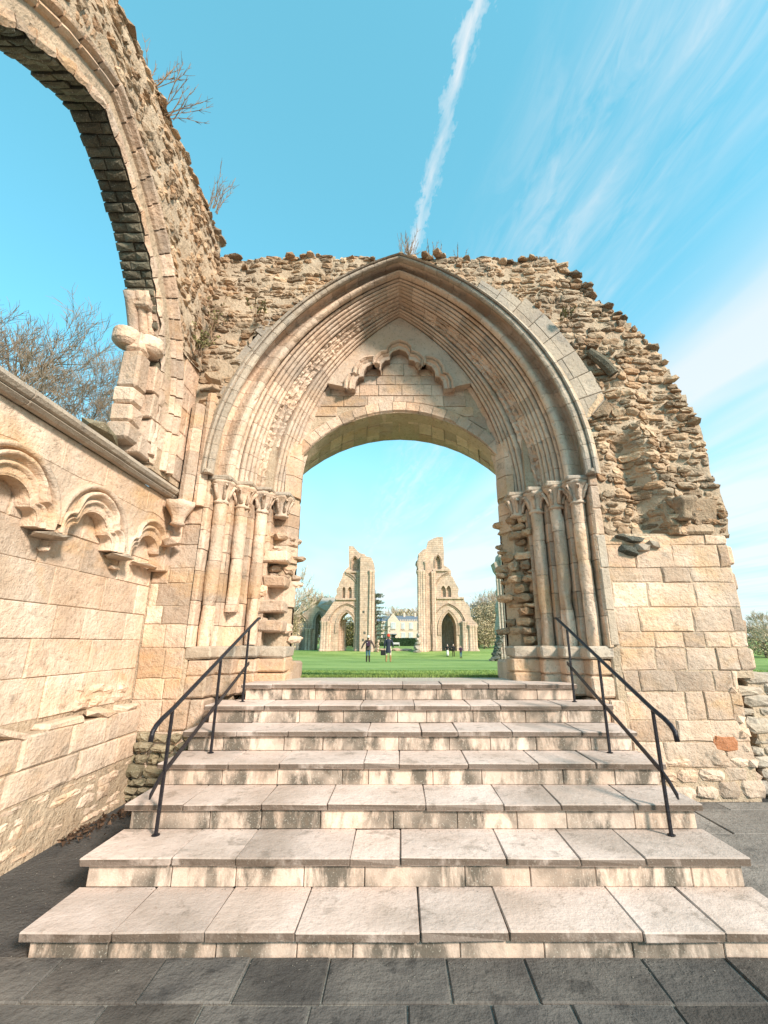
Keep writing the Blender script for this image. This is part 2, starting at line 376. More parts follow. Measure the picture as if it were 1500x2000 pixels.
def stone(poly, fmap, front, back, bev, tint, dome=0.0, jit=0.0):
    """one wall stone: outline poly, chamfered face standing 'front' proud of the wall plane"""
    mb = MB(); n = len(poly)
    cu = sum(p[0] for p in poly) / n; cv = sum(p[1] for p in poly) / n
    sz = max(0.02, min(max(p[0] for p in poly) - min(p[0] for p in poly), max(p[1] for p in poly) - min(p[1] for p in poly)))
    k = min(0.42, bev / sz * 2)
    j1 = [U(-jit, jit) for _ in range(n)]; j2 = [U(-jit, jit) for _ in range(n)]
    ring0 = [fmap(u, v, -back) for u, v in poly]
    ring1 = [fmap(u, v, front - bev * 0.9 + j1[i]) for i, (u, v) in enumerate(poly)]
    ring2 = [fmap(u + (cu - u) * k, v + (cv - v) * k, front + j2[i]) for i, (u, v) in enumerate(poly)]
    vs = ring0 + ring1 + ring2; fs = []
    for i in range(n):
        q = (i + 1) % n
        fs.append((i, q, n + q, n + i)); fs.append((n + i, n + q, 2 * n + q, 2 * n + i))
    if dome or jit:
        vs.append(fmap(cu, cv, front + dome)); fs += [(2 * n + i, 2 * n + (i + 1) % n, 3 * n) for i in range(n)]
    else: fs.append(tuple(2 * n + i for i in range(n)))
    mb.add(vs, fs, tint); return mb

def emit(stones, name, mat, parent, cap=300):
    """stones: list of (area, MB) -> one object each; past the cap one joined part"""
    stones.sort(key=lambda a: -a[0])
    for a, mb in stones[:cap]: mb.build(name, mat, parent)
    if len(stones) > cap:
        j = MB()
        for a, mb in stones[cap:]: j.merge(mb)
        j.build(name + '_infill', mat, parent)['kind'] = 'stuff'

def area(poly):
    return abs(sum(p[0] * q[1] - q[0] * p[1] for p, q in zip(poly, poly[1:] + poly[:1]))) / 2

def ashlar_polys(u0, u1, v0, v1, hh, ww, gap=0.004, sub=1, heights=None):
    out = []; v = v0; row = 0
    while v < v1 - 0.02:
        h = heights[row % len(heights)] if heights else U(*hh)
        if v1 - (v + h) < hh[0] * .55: h = v1 - v
        u = u0 - (U(0, ww[0]) if row % 2 else 0)
        while u < u1 - 0.01:
            wd = U(*ww)
            if u1 - (u + wd) < ww[0] * .5: wd = u1 - u
            a, b = max(u, u0), min(u + wd, u1)
            if b - a > 0.04:
                c = [(a + gap, v + gap), (b - gap, v + gap), (b - gap, v + h - gap), (a + gap, v + h - gap)]
                c = [(p[0] + U(-.002, .002), p[1] + U(-.003, .003)) for p in c]
                poly = []
                for p, q in zip(c, c[1:] + c[:1]):
                    for k in range(sub): poly.append((p[0] + (q[0] - p[0]) * k / sub, p[1] + (q[1] - p[1]) * k / sub))
                out.append(poly)
            u += wd
        v += h; row += 1
    return out

def rubble_polys(u0, u1, v0, v1, hh=(0.06, 0.14), ww=(0.10, 0.32), gap=0.010, keep=1.0, rough=0.014):
    out = []; v = v0
    while v < v1:
        h = U(*hh); u = u0 - U(0, .2)
        while u < u1:
            wd = U(*ww) * (0.75 + 2.2 * h)
            a, b = u, u + wd
            dv = 0.03 * noise.noise(Vector((a * 1.7, v * 2.1, 3.3)))
            hs = h * U(.78, 1.06)
            if U(0, 1) < keep:
                v0_, v1_ = v + dv, v + dv + hs; m = gap
                c = [(a + m, v0_ + hs * .32), (a + wd * .16 + m, v0_ + m * .6), (a + wd * .55, v0_ + m * .6), (b - wd * .12 - m, v0_ + m * .6), (b - m, v0_ + hs * .40),
                     (b - m, v0_ + hs * .72), (b - wd * .18 - m, v1_ - m * .6), (a + wd * .48, v1_ - m * .6), (a + wd * .12 + m, v1_ - m * .6), (a + m, v0_ + hs * .70)]
                out.append([(p[0] + U(-rough, rough), p[1] + U(-rough, rough) * .7) for p in c])
            u = b
        v += h
    return out

def fit(polys, inside, push):
    """drop stones whose middle is out of the region; slide stray corners back onto its edge"""
    res = []
    for p in polys:
        c = (sum(q[0] for q in p) / len(p), sum(q[1] for q in p) / len(p))
        if not inside(*c): continue
        q = [t if inside(*t) else push(*t) for t in p]
        if area(q) > 0.0012: res.append(q)
    return res

ROCKS = []
for i in range(9):
    bm = bmesh.new(); bmesh.ops.create_icosphere(bm, subdivisions=1, radius=1)
    sd_ = Vector((i * 7.1, 3, 1))
    for vtx in bm.verts:
        k = 1 + 0.38 * noise.noise(vtx.co * 1.3 + sd_) + U(-.10, .10)
        vtx.co = Vector((vtx.co.x * k, vtx.co.y * k, max(-.62, min(.62, vtx.co.z * k * .8))))
    ROCKS.append(([tuple(v.co) for v in bm.verts], [tuple(x.index for x in f.verts) for f in bm.faces])); bm.free()
def rock(c, sx, sy, sz, tint=None, tilt=0.3, i=None):
    mb = MB(); vs, fs = ROCKS[rnd.randrange(9) if i is None else i]
    m = Matrix.Translation(c) @ Matrix.Rotation(U(0, 6.3), 4, 'Z') @ Matrix.Rotation(U(-tilt, tilt), 4, 'X')
    # keep the requested extents along world axes
    rot = Matrix.Rotation(U(0, 6.3), 3, 'Z'); tl = Matrix.Rotation(U(-tilt, tilt), 3, 'X') @ Matrix.Rotation(U(-tilt, tilt), 3, 'Y')
    out = []
    for v in vs:
        p = rot @ Vector(v); p = Vector((p.x * sx, p.y * sy, p.z * sz)); p = tl @ p; out.append(p + Vector(c))
    mb.add(out, fs, U(0, 1) if tint is None else tint); return mb

def arch_R(hw, rise):
    c = (rise * rise - hw * hw) / (2 * hw); return c, hw + c
def arch_pt(hw, rise, f):
    """f 0..1 from springing to apex (right half): returns half width, height; f < 0 goes straight down"""
    c, r = arch_R(hw, rise)
    if f < 0: return hw, f
    a = f * math.atan2(rise, c); return r * math.cos(a) - c, r * math.sin(a)
def arch_hw(hw, rise, dz):
    if dz <= 0: return hw
    if dz >= rise: return -1
    c, r = arch_R(hw, rise); return math.sqrt(max(0, r * r - dz * dz)) - c
def arch_outline(cx, hw, zb, zs, rise, n=12):
    pts = [(cx + hw, zb)] + [(cx + arch_pt(hw, rise, k / n)[0], zs + arch_pt(hw, rise, k / n)[1]) for k in range(n + 1)]
    return pts + [(2 * cx - p[0], p[1]) for p in reversed(pts[:-1])]

# ------------------------------------------------------------------ ground: lawn, paving, gravel
TER = [(6.85, 1.085), (9, .95), (12, .80), (20, .52), (31, .32), (45, -.05), (58, -.42), (65, -.46), (69, -.28), (74, .30), (90, .42), (120, .86), (160, 1.5), (260, 3.2), (500, 7), (3000, 14)]
def terrain(x, y):
    z = TER[0][1]
    for (a, za), (b, zb) in zip(TER, TER[1:]):
        if y >= a:
            t = min(1, (y - a) / (b - a)); z = za + (zb - za) * t
    if y > 12: z += 0.10 * noise.noise(Vector((x * .05, y * .05, 0))) * min(1, (y - 12) / 20)
    if y < 70 and x < -3 and y > 40: z += 0.35 * min(1, (y - 40) / 15) * min(1, (-3 - x) / 6) * (1 if y < 62 else (70 - y) / 8)
    return z
ys = [6.85, 7.3, 8, 9, 10, 12, 14, 17, 20, 24, 28, 31, 35, 40, 45, 50, 54, 58, 61, 64, 66, 68, 70, 72, 74, 77, 82, 90, 100, 110, 120, 140, 160, 200, 260, 360, 500, 900, 3000]
xs = [-3000, -900, -400, -200, -120, -80] + list(range(-60, 61, 4)) + [80, 120, 200, 400, 900, 3000]
mb = MB(); mb.grid([[(x, y, terrain(x, y)) for x in xs] for y in ys])
struct('lawn', mb, 'grass')
mb = MB(); mb.grid([[(x, y, -0.022) for x in (-2500, -40, -8, -2.0, 2.3, 8, 40, 2500)] for y in (-2500, -40, -6, 0, 3, 6.9)])
struct('ground', mb, 'asphalt')
# slabs in front of the steps and to their right
pav = MB(); pav.box(-2.9, 7.0, -1.0, 2.90, -0.06, -0.010, 0.002); pav.box(2.30, 7.0, 2.90, 5.25, -0.06, -0.010, 0.002)
paving = struct('paving', pav, 'joint')
for (y0, y1) in ((2.575, 2.885), (2.16, 2.57), (1.72, 2.155), (1.2, 1.715), (0.6, 1.195), (0, .595), (-.9, -.005)):
    x = -2.88 + U(0, .2)
    while x < 6.9:
        wd = U(.36, .62)
        mb = MB(); mb.box(x + .005, x + wd - .005, y0 + .004, y1 - .004, -.05, U(-.003, .003), 0.006, U(0, 1), .003)
        mb.build('paving_slab', 'paving', paving); x += wd
yy = 2.90
while yy < 5.2:
    d = U(.42, .62); x = 2.32 + U(0, .15)
    while x < 6.9:
        wd = U(.5, .9)
        mb = MB(); mb.box(x + .005, x + wd - .005, yy + .004, min(yy + d, 5.24) - .004, -.05, U(-.003, .003), 0.006, U(0, 1), .003)
        mb.build('paving_slab', 'paving_light', paving); x += wd
    yy += d
mb = MB(); mb.grid([[(x, y, z) for x in (-1.55, -.5, .5, 1.55)] for y, z in ((5.79, 1.128), (6.4, 1.115), (6.95, 1.09))])
struct('threshold_path', mb, 'gravel')

# ------------------------------------------------------------------ the steps
steps = thing('stone_steps', 'broad flight of seven pale stone steps rising to the gateway', 'steps', (0.1, 2.86, 0))
STEP = [(0.116 + 0.1697 * k, 2.86 + 0.412 * k) for k in range(7)]           # top height, front lip
core = MB()
for k, (z, y) in enumerate(STEP):
    x0, x1 = (-1.97, 2.17) if k < 6 else (-1.76, 1.98)
    core.box(x0 + .02, x1 - .02, y + .06, 6.3, z - .18 if k else -.03, z - .03, .004)
core.build('step_core', 'riser', steps)
for k, (z, y) in enumerate(STEP):
    x0, x1 = (-2.01, 2.21) if k < 6 else (-1.79, 2.01)
    n = 8; cuts = [x0 + (x1 - x0) * (i + (U(-.28, .28) if 0 < i < n else 0)) / n for i in range(n + 1)]
    ye = STEP[k + 1][1] + .05 if k < 6 else 5.80
    for a, b in zip(cuts, cuts[1:]):
        mb = MB(); mb.box(a + .0013, b - .0013, y + U(-.007, .006), ye, z - .046, z + U(-.002, .002), .007, U(0, 1), .0035)
        mb.build('tread_slab', 'tread', steps)
    n = 9; cuts = [x0 + .045 + (x1 - x0 - .09) * (i + (U(-.3, .3) if 0 < i < n else 0)) / n for i in range(n + 1)]
    zb = STEP[k - 1][0] if k else -.02
    for a, b in zip(cuts, cuts[1:]):
        mb = MB(); mb.box(a + .002, b - .002, y + .035 + U(-.002, .002), y + .20, zb + .002, z - .048, .005, U(0, 1), .001)
        mb.build('riser_block', 'riser', steps)
    for sx, xe in ((-1, x0 + .045), (1, x1 - .045)):                          # side faces of the flight
        yy = y + .21
        while yy < 5.9:
            d = U(.35, .55); e = min(yy + d, 5.95)
            mb = MB(); mb.box(min(xe, xe - sx * .1), max(xe, xe - sx * .1), yy + .003, e - .003, zb + .002, z - .048, .005, U(0, 1), .001)
            if e - yy > .05: mb.build('riser_block', 'riser', steps)
            yy += d

# ------------------------------------------------------------------ the gateway wall
SPR = 3.64
gate = thing('ruined_archway', 'ruined cream stone gateway wall with great moulded pointed arch above the steps', 'archway', (0, 5.3, 0))
def FM(u, v, n): return (u, 5.3 - n, v)
def rise_of(wd): return 3.2 + (wd - 1.6) / 0.8 * 0.28
OUT = [(2.25, 7.20), (2.55, 6.93), (2.80, 6.55), (3.02, 6.33), (3.25, 6.05), (3.45, 5.78), (3.62, 5.57), (3.72, 5.25), (3.80, 4.92), (3.93, 4.55), (4.0, 4.22), (4.01, 3.64), (4.06, 3.30), (4.07, 2.92), (4.02, 2.85)]
def right_edge(z):
    if z >= 7.2: return 2.25
    if z <= 2.85: return 4.03
    for (xa, za), (xb, zb) in zip(OUT, OUT[1:]):
        if zb <= z <= za: return xa + (xb - xa) * (za - z) / (za - zb)
    return 4.03
def top_edge(x):
    return 7.215 + 0.03 * math.sin(x * 3.1) + 0.02 * math.sin(x * 9.7 + 1)
# solid core, front part with the great arch cut out, rear part with the segmental door head cut out
def door_outline(hw, zs, za, n=14):
    h = za - zs; r = (hw * hw + h * h) / (2 * h); a = math.asin(hw / r)
    return [(r * math.sin(a - 2 * a * k / n), za - r + r * math.cos(a - 2 * a * k / n)) for k in range(n + 1)]
ol = [(-3.25, -.1), (-3.25, 7.12)] + [(x, top_edge(x) - .05) for x in (-2.6, -2, -1.4, -.8, -.2, .4, 1, 1.6, 2.1)] + [(x - .10, z - .04) for x, z in OUT] + [(3.98, 2.8), (3.98, -.1)]
ar = arch_outline(0, 2.46, -.1, SPR, rise_of(2.46) + .02, 16)
plate([ol + ar], FM, -1.12, -.24).build('wall_core', 'mortar', gate)
for a_, b_, z0_, z1_ in ((2.47, 4.02, 1.2, 2.88), (2.47, 3.82, -.05, 1.2), (-3.2, -2.46, -.05, 4.4)):
    mb = MB(); mb.box(a_, b_, 5.309, 5.6, z0_, z1_, .004); mb.build('mortar_bed', 'mortar', gate)
inner_head = door_outline(1.5, 4.42, 5.155)
ol_b = [(-3.2, -.1), (-3.2, 7.05), (2.2, 7.05)] + [(x - .18, z - .08) for x, z in OUT[1:]] + [(3.9, 2.8), (3.9, -.1)]
plate([ol_b + [(1.80, -.1), (1.80, 1.0), (1.80, 4.0)] + door_outline(1.80, 4.40, 5.16) + [(-1.80, 4.0), (-1.80, 1.0), (-1.80, -.1)]], FM, -2.08, -1.14).build('rear_wall_core', 'mortar', gate)

# ---- arch mouldings: profile along the splay (t) with relief (n)
P0, P1 = Vector((2.425, 5.25)), Vector((1.58, 6.36))
LEN = (P1 - P0).length; TD = (P1 - P0) / LEN; ND = Vector((TD.y, -TD.x)); ND = -ND if ND.x > 0 else ND
def arc_roll(tc, r, n=7, lift=0.0): return [(tc - r * math.cos(math.pi * k / (n - 1)), lift + r * math.sin(math.pi * k / (n - 1)) * 1.15) for k in range(n)]
RINGS = [
    ('hood', [(-.10, -.06), (-.095, -.005), (-.07, .0), (-.062, -.03), (-.048, -.03), (-.04, .005), (-.01, .035), (0.015, .045), (.04, .035), (.05, .0), (.06, -.05)], 'hood', 22),
    ('outer', [(.065, -.05), (.085, -.14), (.12, -.20), (.16, -.21), (.195, -.17), (.215, -.09)] + arc_roll(.285, .062, 8, -.01) + [(.352, -.10), (.36, -.13)] + arc_roll(.398, .030, 6, -.05) + [(.432, -.12)], 'mould', 20),
    ('flutes', [(.437, -.13)] + arc_roll(.474, .033, 6, -.035) + [(.510, -.13)] + arc_roll(.546, .033, 6, -.035) + [(.582, -.13)] + arc_roll(.618, .033, 6, -.035) + [(.654, -.13)] + arc_roll(.685, .027, 6, -.04) + [(.715, -.12)], 'mould', 18),
    ('carved', [(.72, -.10), (.735, -.06), (.775, -.055), (.80, -.10), (.825, -.07), (.865, -.07), (.89, -.11), (.915, -.06), (.955, -.055), (.985, -.09)], 'mould', 17),
    ('inner', [(.99, -.12)] + arc_roll(1.024, .030, 6, -.03) + [(1.058, -.13)] + arc_roll(1.092, .030, 6, -.03) + [(1.126, -.13)] + arc_roll(1.160, .030, 6, -.03) + [(1.194, -.13)] + arc_roll(1.230, .032, 6, -.03) + [(1.266, -.12), (1.30, -.05), (LEN, -.04), (LEN + .12, -.05)], 'mould', 16),
]
def splay(t, n, f, side):
    p = P0 + TD * t + ND * n
    hx, hz = arch_pt(p.x, rise_of(p.x), f)
    return (side * hx, p.y, SPR + hz)
allprof = [q for r in RINGS for q in r[1]]
backing = MB()
for side in (-1, 1):
    backing.grid([[splay(t, n - .045, k / 26, side) for t, n in allprof] for k in range(27)])
moulded = backing.build('moulded_arch', 'mortar', gate)
for rn, prof, mat, N in RINGS:
    for side in (-1, 1):
        for k in range(N):
            f0, f1 = k / N + .0006, (k + 1) / N - (.0006 if k < N - 1 else 0)
            if rn == 'hood' and side < 0 and (k in (8, 9) and False): continue
            dn = U(-.003, .003); segs = 6 if rn == 'carved' else 3
            pf = prof
            if rn == 'carved':
                pf = []
                for (ta, na), (tb, nb) in zip(prof, prof[1:]): pf += [(ta, na), ((ta + tb) / 2, (na + nb) / 2)]
                pf.append(prof[-1])
            rows = []
            for s_ in range(segs + 1):
                f = f0 + (f1 - f0) * s_ / segs; row = []
                for t, n in pf:
                    nn = n + dn
                    if rn == 'carved':
                        q = Vector((t * 22, f * 55 + side * 9, 1.7))
                        nn += .040 * noise.noise(q) + .022 * noise.noise(q * 2.3) + .012 * math.sin(f * 260) * math.sin((t - .7) * 22)
                    else:
                        nn += .007 * noise.noise(Vector((t * 9, f * 40 + side * 5, 8))) - .018 * max(0, noise.noise(Vector((t * 12 + 5, f * 70 + side * 3, 2))) - .35) * 4 * (.5 if rn == 'hood' else 1)
                    row.append(splay(t, nn, f, side))
                rows.append(row)
            tn = U(0, 1); mb = MB(); mb.grid(rows, tn)
            for rw, ff in ((rows[0], f0), (rows[-1], f1)): mb.grid([[splay(t, n - .05, ff, side) for t, n in pf], rw], tn)
            mb.build('voussoir', mat, moulded)

# ---- tympanum wall above the door head
def TM(u, v, n): return (u, 6.36 - n, v)
def tymp_in(u, v):
    dz = v - SPR
    if abs(u) > arch_hw(1.66, rise_of(1.66), dz): return False
    h = 5.155 - 4.42; r = (1.5 * 1.5 + h * h) / (2 * h)
    return v > (5.155 - r + math.sqrt(max(0, (r + .19) ** 2 - u * u)))
def tymp_push(u, v):
    h = 5.155 - 4.42; r = (1.5 * 1.5 + h * h) / (2 * h)
    lo = 5.155 - r + math.sqrt(max(0, (r + .19) ** 2 - u * u)) + .003
    v2 = max(v, lo); m = arch_hw(1.66, rise_of(1.66), v2 - SPR)
    return (max(-m, min(m, u)), v2)
tp = MB()
ol = arch_outline(0, 1.68, 4.2, SPR, rise_of(1.68), 16)[1:-1]
ol = [p for p in ol if p[1] > 4.30]
tymp = plate([ol + door_outline(1.5, 4.42, 5.155)[::-1]], TM, -.30, -.012).build('tympanum', 'mortar', gate)
for p in fit(ashlar_polys(-1.7, 1.7, 4.5, 6.9, (.16, .24), (.28, .55), .005, 3), tymp_in, tymp_push):
    stone(p, TM, U(-.004, .008), .02, .006, U(0, 1)).build('ashlar_block', 'ashlar', tymp)
# ---- segmental door head: ring of voussoirs with a deep soffit
h_ = 5.155 - 4.42; r_ = (1.5 ** 2 + h_ * h_) / (2 * h_); zc = 5.155 - r_; a_ = math.asin(1.5 / r_)
sg = MB()
sg.grid([[((r_ + .01) * math.sin(-a_ + 2 * a_ * k / 24) * (1 + q * .18), 6.38 + q * 1.0, zc + (r_ + .01) * math.cos(-a_ + 2 * a_ * k / 24)) for k in range(25)] for q in (0, .5, 1)])
segm = sg.build('segmental_arch', 'mortar', gate)
NV = 17
for k in range(NV):
    a0, a1 = -a_ * 1.02 + 2.04 * a_ * k / NV + .002, -a_ * 1.02 + 2.04 * a_ * (k + 1) / NV - .002
    dr = U(-.006, .006); top = .18 + U(-.012, .012); mb = MB(); tn = U(0, 1)
    def sp(a, rr, y, fl=0.0): return ((r_ + rr) * math.sin(a) * (1 + fl), y, zc + (r_ + rr) * math.cos(a))
    ch = .03 if 4 < k < 13 else .012                                            # worn front arris
    rows = []
    for a in (a0, (a0 + a1) / 2, a1):
        rows.append([sp(a, top, 6.40), sp(a, top - .01, 6.335), sp(a, dr + ch, 6.335 + U(-.003, .003)), sp(a, dr, 6.345 + ch)])
    mb.grid(rows, tn); mb.build('voussoir', 'ashlar', segm)
    cuts = [6.36 + ch, 6.36 + U(.28, .42), 6.36 + U(.62, .78), 7.36]
    for ya, yb in zip(cuts, cuts[1:]):
        mb = MB(); d2 = U(-.004, .006)
        rows = []
        for a in (a0 + .001, (a0 + a1) / 2, a1 - .001):
            rows.append([sp(a, dr + d2 + .03, ya + .003, (ya - 6.38) * .18), sp(a, dr + d2, ya + .006, (ya - 6.38) * .18), sp(a, dr + d2, yb - .006, (yb - 6.38) * .18), sp(a, dr + d2 + .03, yb - .003, (yb - 6.38) * .18)])
        mb.grid(rows, U(0, 1)); mb.build('soffit_block', 'ashlar', segm)
# ---- foiled moulding under the apex
half = [(684, 752), (686, 738), (692, 729), (702, 727), (703, 717), (709, 708), (720, 703), (736, 703), (737, 716), (739, 704), (746, 696), (757, 694), (757, 686), (763, 678), (776, 673)]
path = []
for u, v in half:
    q = at(u, v, 6.10); path.append(((q.x + .03) * .96, q.z))
path = path[:-1] + [(0, path[-1][1])] + [(-x, z) for x, z in reversed(path[:-1])]
fo = MB(); cz = 5.55
prof = [(0.0, 6.36), (0.0, 6.15), (.02, 6.12), (.04, 6.14), (.055, 6.16), (.07, 6.12), (.095, 6.085), (.115, 6.10), (.13, 6.14), (.145, 6.10), (.17, 6.07), (.20, 6.08), (.21, 6.12), (.20, 6.36)]
rows = []
for x, z in path:
    d = Vector((x, z - cz)); L = d.length; d = d / L; row = []
    for o, y in prof:
        k = o * (.85 + .0 * L); px2, pz2 = x + d.x * k, z + d.y * k
        m = arch_hw(1.75, rise_of(1.75), pz2 - SPR) + .02
        if abs(px2) > m: px2 = math.copysign(max(m, 0), px2)
        pz2 = min(pz2, SPR + rise_of(1.75))
        row.append((px2, y if y > 6.3 else y + .08, pz2))
    rows.append(row)
fo.grid(rows)
fo.build('foiled_moulding', 'mould', gate, smooth=False)
ol = [(x, z) for x, z in path]
arcp = [p for p in arch_outline(0, 1.67, 4.2, SPR, rise_of(1.67), 24) if p[1] > path[0][1] + .02]
plate([ol + arcp], TM, 0.0, .155).build('foil_spandrel', 'mould', gate)
for (u, v, sx) in ((672, 752, .13), (737, 712, .055), (817, 712, .055), (885, 745, .13)):
    q = at(u, v, 6.28 if sx > .1 else 6.16); rock(q, sx, .10, .045, .3).build('corbel_stone', 'hood' if u > 800 else 'mould', gate)

# ---- jambs: stepped splay with shafts, capitals, plinth (mirrored)
STEPPED = [(2.46, 5.28), (2.42, 5.28), (2.40, 5.30), (2.40, 5.53), (2.20, 5.53), (2.20, 5.75), (2.00, 5.75), (2.00, 5.97), (1.80, 5.97), (1.80, 6.19), (1.62, 6.19), (1.60, 6.21), (1.50, 6.38), (1.52, 6.5), (1.80, 7.4)]
SHAFT = [(2.315, 5.45), (2.115, 5.67), (1.915, 5.89)]
CAP = SHAFT + [(1.70, 6.09)]
for side in (-1, 1):
    jm = 'ashlar'
    jc = MB(); jc.grid([[(side * (a + .03), b + .03, z) for a, b in STEPPED] for z in (0.0, 1.0, 2.5, 3.7, 4.5)])
    jamb = jc.build('jamb', 'mortar', gate)
    z = 1.53
    while z < 3.38:
        h = U(.24, .36)
        if 3.40 - z - h < .15: h = 3.40 - z
        for (i0, i1) in ((0, 4), (4, 6), (6, 8), (8, 13), (13, 14)):
            if side > 0 and i0 == 8 and z < 3.1: continue        # stripped to rubble on the right
            if side < 0 and i0 == 8 and U(0, 1) < .45: continue
            pr = STEPPED[i0:i1 + 1]; dn = U(-.006, .004); e = .004
            pts = [(side * (a - dn), b - dn) for a, b in pr]
            mb = MB(); rows = [[(x + side * .03, y + .03, z + e) for x, y in pts], [(x, y, z + e) for x, y in pts], [(x + side * U(-.003, .003), y, z + h / 2) for x, y in pts], [(x, y, z + h - e) for x, y in pts], [(x + side * .03, y + .03, z + h - e) for x, y in pts]]
            mb.grid(rows, U(0, 1)); mb.build('ashlar_block', jm, jamb)
        z += h
    # upper jamb, beside the door head
    for z0, z1 in ((3.40, 3.60), (3.68, 4.0), (4.0, 4.30), (4.30, 4.56)):
        pts = [(side * (a + U(0, .006)), b) for a, b in ((1.70, 6.16), (1.60, 6.20), (1.50, 6.37), (1.52, 6.5), (1.80, 7.4))]
        mb = MB(); mb.grid([[(x + side * .03, y + .02, z0 + .004) for x, y in pts], [(x, y, z0 + .005) for x, y in pts], [(x, y, z1 - .005) for x, y in pts], [(x + side * .03, y + .02, z1 - .004) for x, y in pts]], U(0, 1))
        mb.build('ashlar_block', jm, jamb)
    # broken core where the inner order is gone
    polys = rubble_polys(0, .62, 1.58, 3.30, (.07, .17), (.13, .30), .010, .95 if side > 0 else .45)
    def JM(u, v, n, side=side):
        a = Vector((1.86, 5.98)) + (Vector((1.50, 6.40)) - Vector((1.86, 5.98))) * (u / .55)
        nd = Vector((-.759, -.651)); a = a + nd * n; return (side * a.x, a.y, v)
    for p in polys:
        if not (0.0 < sum(q[0] for q in p) / len(p) < .60): continue
        stone(p, JM, (U(-.10, .09) if U(0, 1) < .7 else U(.05, .13)) * (1 if side > 0 else .7), .22, .03, U(0, 1), U(0, .03), .014).build('rubble_stone', 'rubble' if side > 0 else 'ashlar', jamb)
    if side < 0:
        for zq, o in ((2.72, .10), (2.05, .12), (1.80, .12), (2.38, .08)):
            mb = MB(); mb.box(-1.76 - o, -1.54, 5.98 - o * .4, 6.24, zq - .075, zq + .075, .02, U(0, 1), .012); mb.build('ashlar_block', 'ashlar', jamb)
    # shafts
    for i, (a, b) in enumerate(SHAFT):
        z = 1.54; zt = 3.36; mb = MB(); j = 0
        zstop = {(-1, 1): 1.95, (-1, 2): 1.56}.get((side, i), 1.54)
        while z < zt - .05:
            h = min(U(.38, .62), zt - z); r0 = .083 + U(-.003, .003); ox, oy = U(-.004, .004), U(-.004, .004)
            if z + h > zstop:
                zz0 = max(z, zstop); nr = 7; rows = []
                for q in range(nr):
                    zq = zz0 + .002 + (z + h - zz0 - .004) * q / (nr - 1); row = []
                    for k in range(14):
                        an = 2 * math.pi * k / 14
                        rr = r0 * (1 - (.05 if q in (0, nr - 1) else 0)) + .006 * noise.noise(Vector((math.cos(an) * 2 + i * 5, math.sin(an) * 2, zq * 6)))
                        dmg = noise.noise(Vector((math.cos(an) * 1.5 + side * 9, math.sin(an) * 1.5 + i * 4, zq * 2.6)))
                        if dmg > .18: rr -= (dmg - .18) * .085
                        row.append((side * a + ox + rr * math.cos(an), b + oy + rr * math.sin(an), zq))
                    rows.append(row)
                mb.grid(rows, U(.1, 1), True)
            z += h; j += 1
        mb.build('shaft', jm, gate, smooth=True)
    # capitals: bell with stiff leaves, and crockets
    for i, (a, b) in enumerate(CAP):
        mb = MB(); c = (side * a, b, 3.30)
        mb.lathe(c, [(.082, .0), (.100, .008), (.102, .028), (.086, .04), (.088, .09), (.098, .15), (.120, .21), (.150, .255), (.165, .275), (.150, .30)], 24, U(.2, .9),
                 lambda an, q: 1 + (.13 * q if .3 < q < .95 else 0) * math.cos(7 * an + i))
        for k in range(7):
            an = 2 * math.pi * k / 7 + i * .3
            dx, dy = math.cos(an), math.sin(an)
            mb.tube([(c[0] + dx * .086, c[1] + dy * .086, c[2] + .06), (c[0] + dx * .115, c[1] + dy * .115, c[2] + .16), (c[0] + dx * .165, c[1] + dy * .165, c[2] + .235), (c[0] + dx * .180, c[1] + dy * .180, c[2] + .215)], [.020, .022, .026, .016], 6, U(.2, .9))
        mb.v = [tuple(Vector(q) + Vector((noise.noise(Vector(q) * 21), noise.noise(Vector(q) * 21 + Vector((5, 0, 0))), noise.noise(Vector(q) * 17 + Vector((0, 7, 0))))) * .016) for q in mb.v]
        mb.build('capital', 'mould', gate, smooth=True)
    # abacus following the splay
    for i in range(4):
        a, b = CAP[i]; mb = MB()
        mb.box(side * a - .15, side * a + .15, b - .15, b + .16, 3.595, 3.66, .018, U(.1, .7), .008)
        mb.build('abacus', 'hood', gate)
    # plinth: worn moulded course and blocks under the shafts
    for i, (a, b) in enumerate(CAP):
        for (z0, z1, o) in ((1.40, 1.545, .15), (1.22, 1.395, .125), (0.98, 1.215, .13)):
            if i == 3: o += .02
            mb = MB(); x0, x1 = side * a - o, side * a + o
            if i == 3: x0, x1 = (x0, -1.455) if side < 0 else (1.455, x1)
            mb.box(x0, x1, b - o, b + o + .12, z0, z1, .022, U(0, 1), .010)
            mb.build('plinth_block', 'hood' if z0 > 1.39 else 'ashlar', jamb)
    mb = MB(); mb.box(min(side * 1.46, side * 1.8), max(side * 1.46, side * 1.8), 6.2, 7.0, .9, 1.34, .03, U(0, 1), .012); mb.build('plinth_block', 'ashlar', jamb)
    for z0, z1 in ((0.0, .34), (.34, .66), (.66, .975)):
        for i in range(2):
            x0, x1 = sorted((side * (2.18 + .16 * i), side * (2.335 + .16 * i)))
            mb = MB(); mb.box(x0, x1, 5.27 + .02 * (1 - i), 5.7, z0 + .003, z1 - .003, .016, U(0, 1), .006); mb.build('ashlar_block', 'ashlar', jamb)

for cx_, cz_, a_, c_ in ((2.80, 2.66, .14, .10), (2.97, 2.70, .13, .09), (2.88, 2.80, .16, .08), (3.12, 2.74, .10, .08), (2.74, 2.82, .10, .05)):
    rock((cx_, 5.30, cz_), a_, .10, c_, U(0, .5)).build('rubble_stone', 'dark_rock' if cx_ < 2.9 else 'hood', gate)
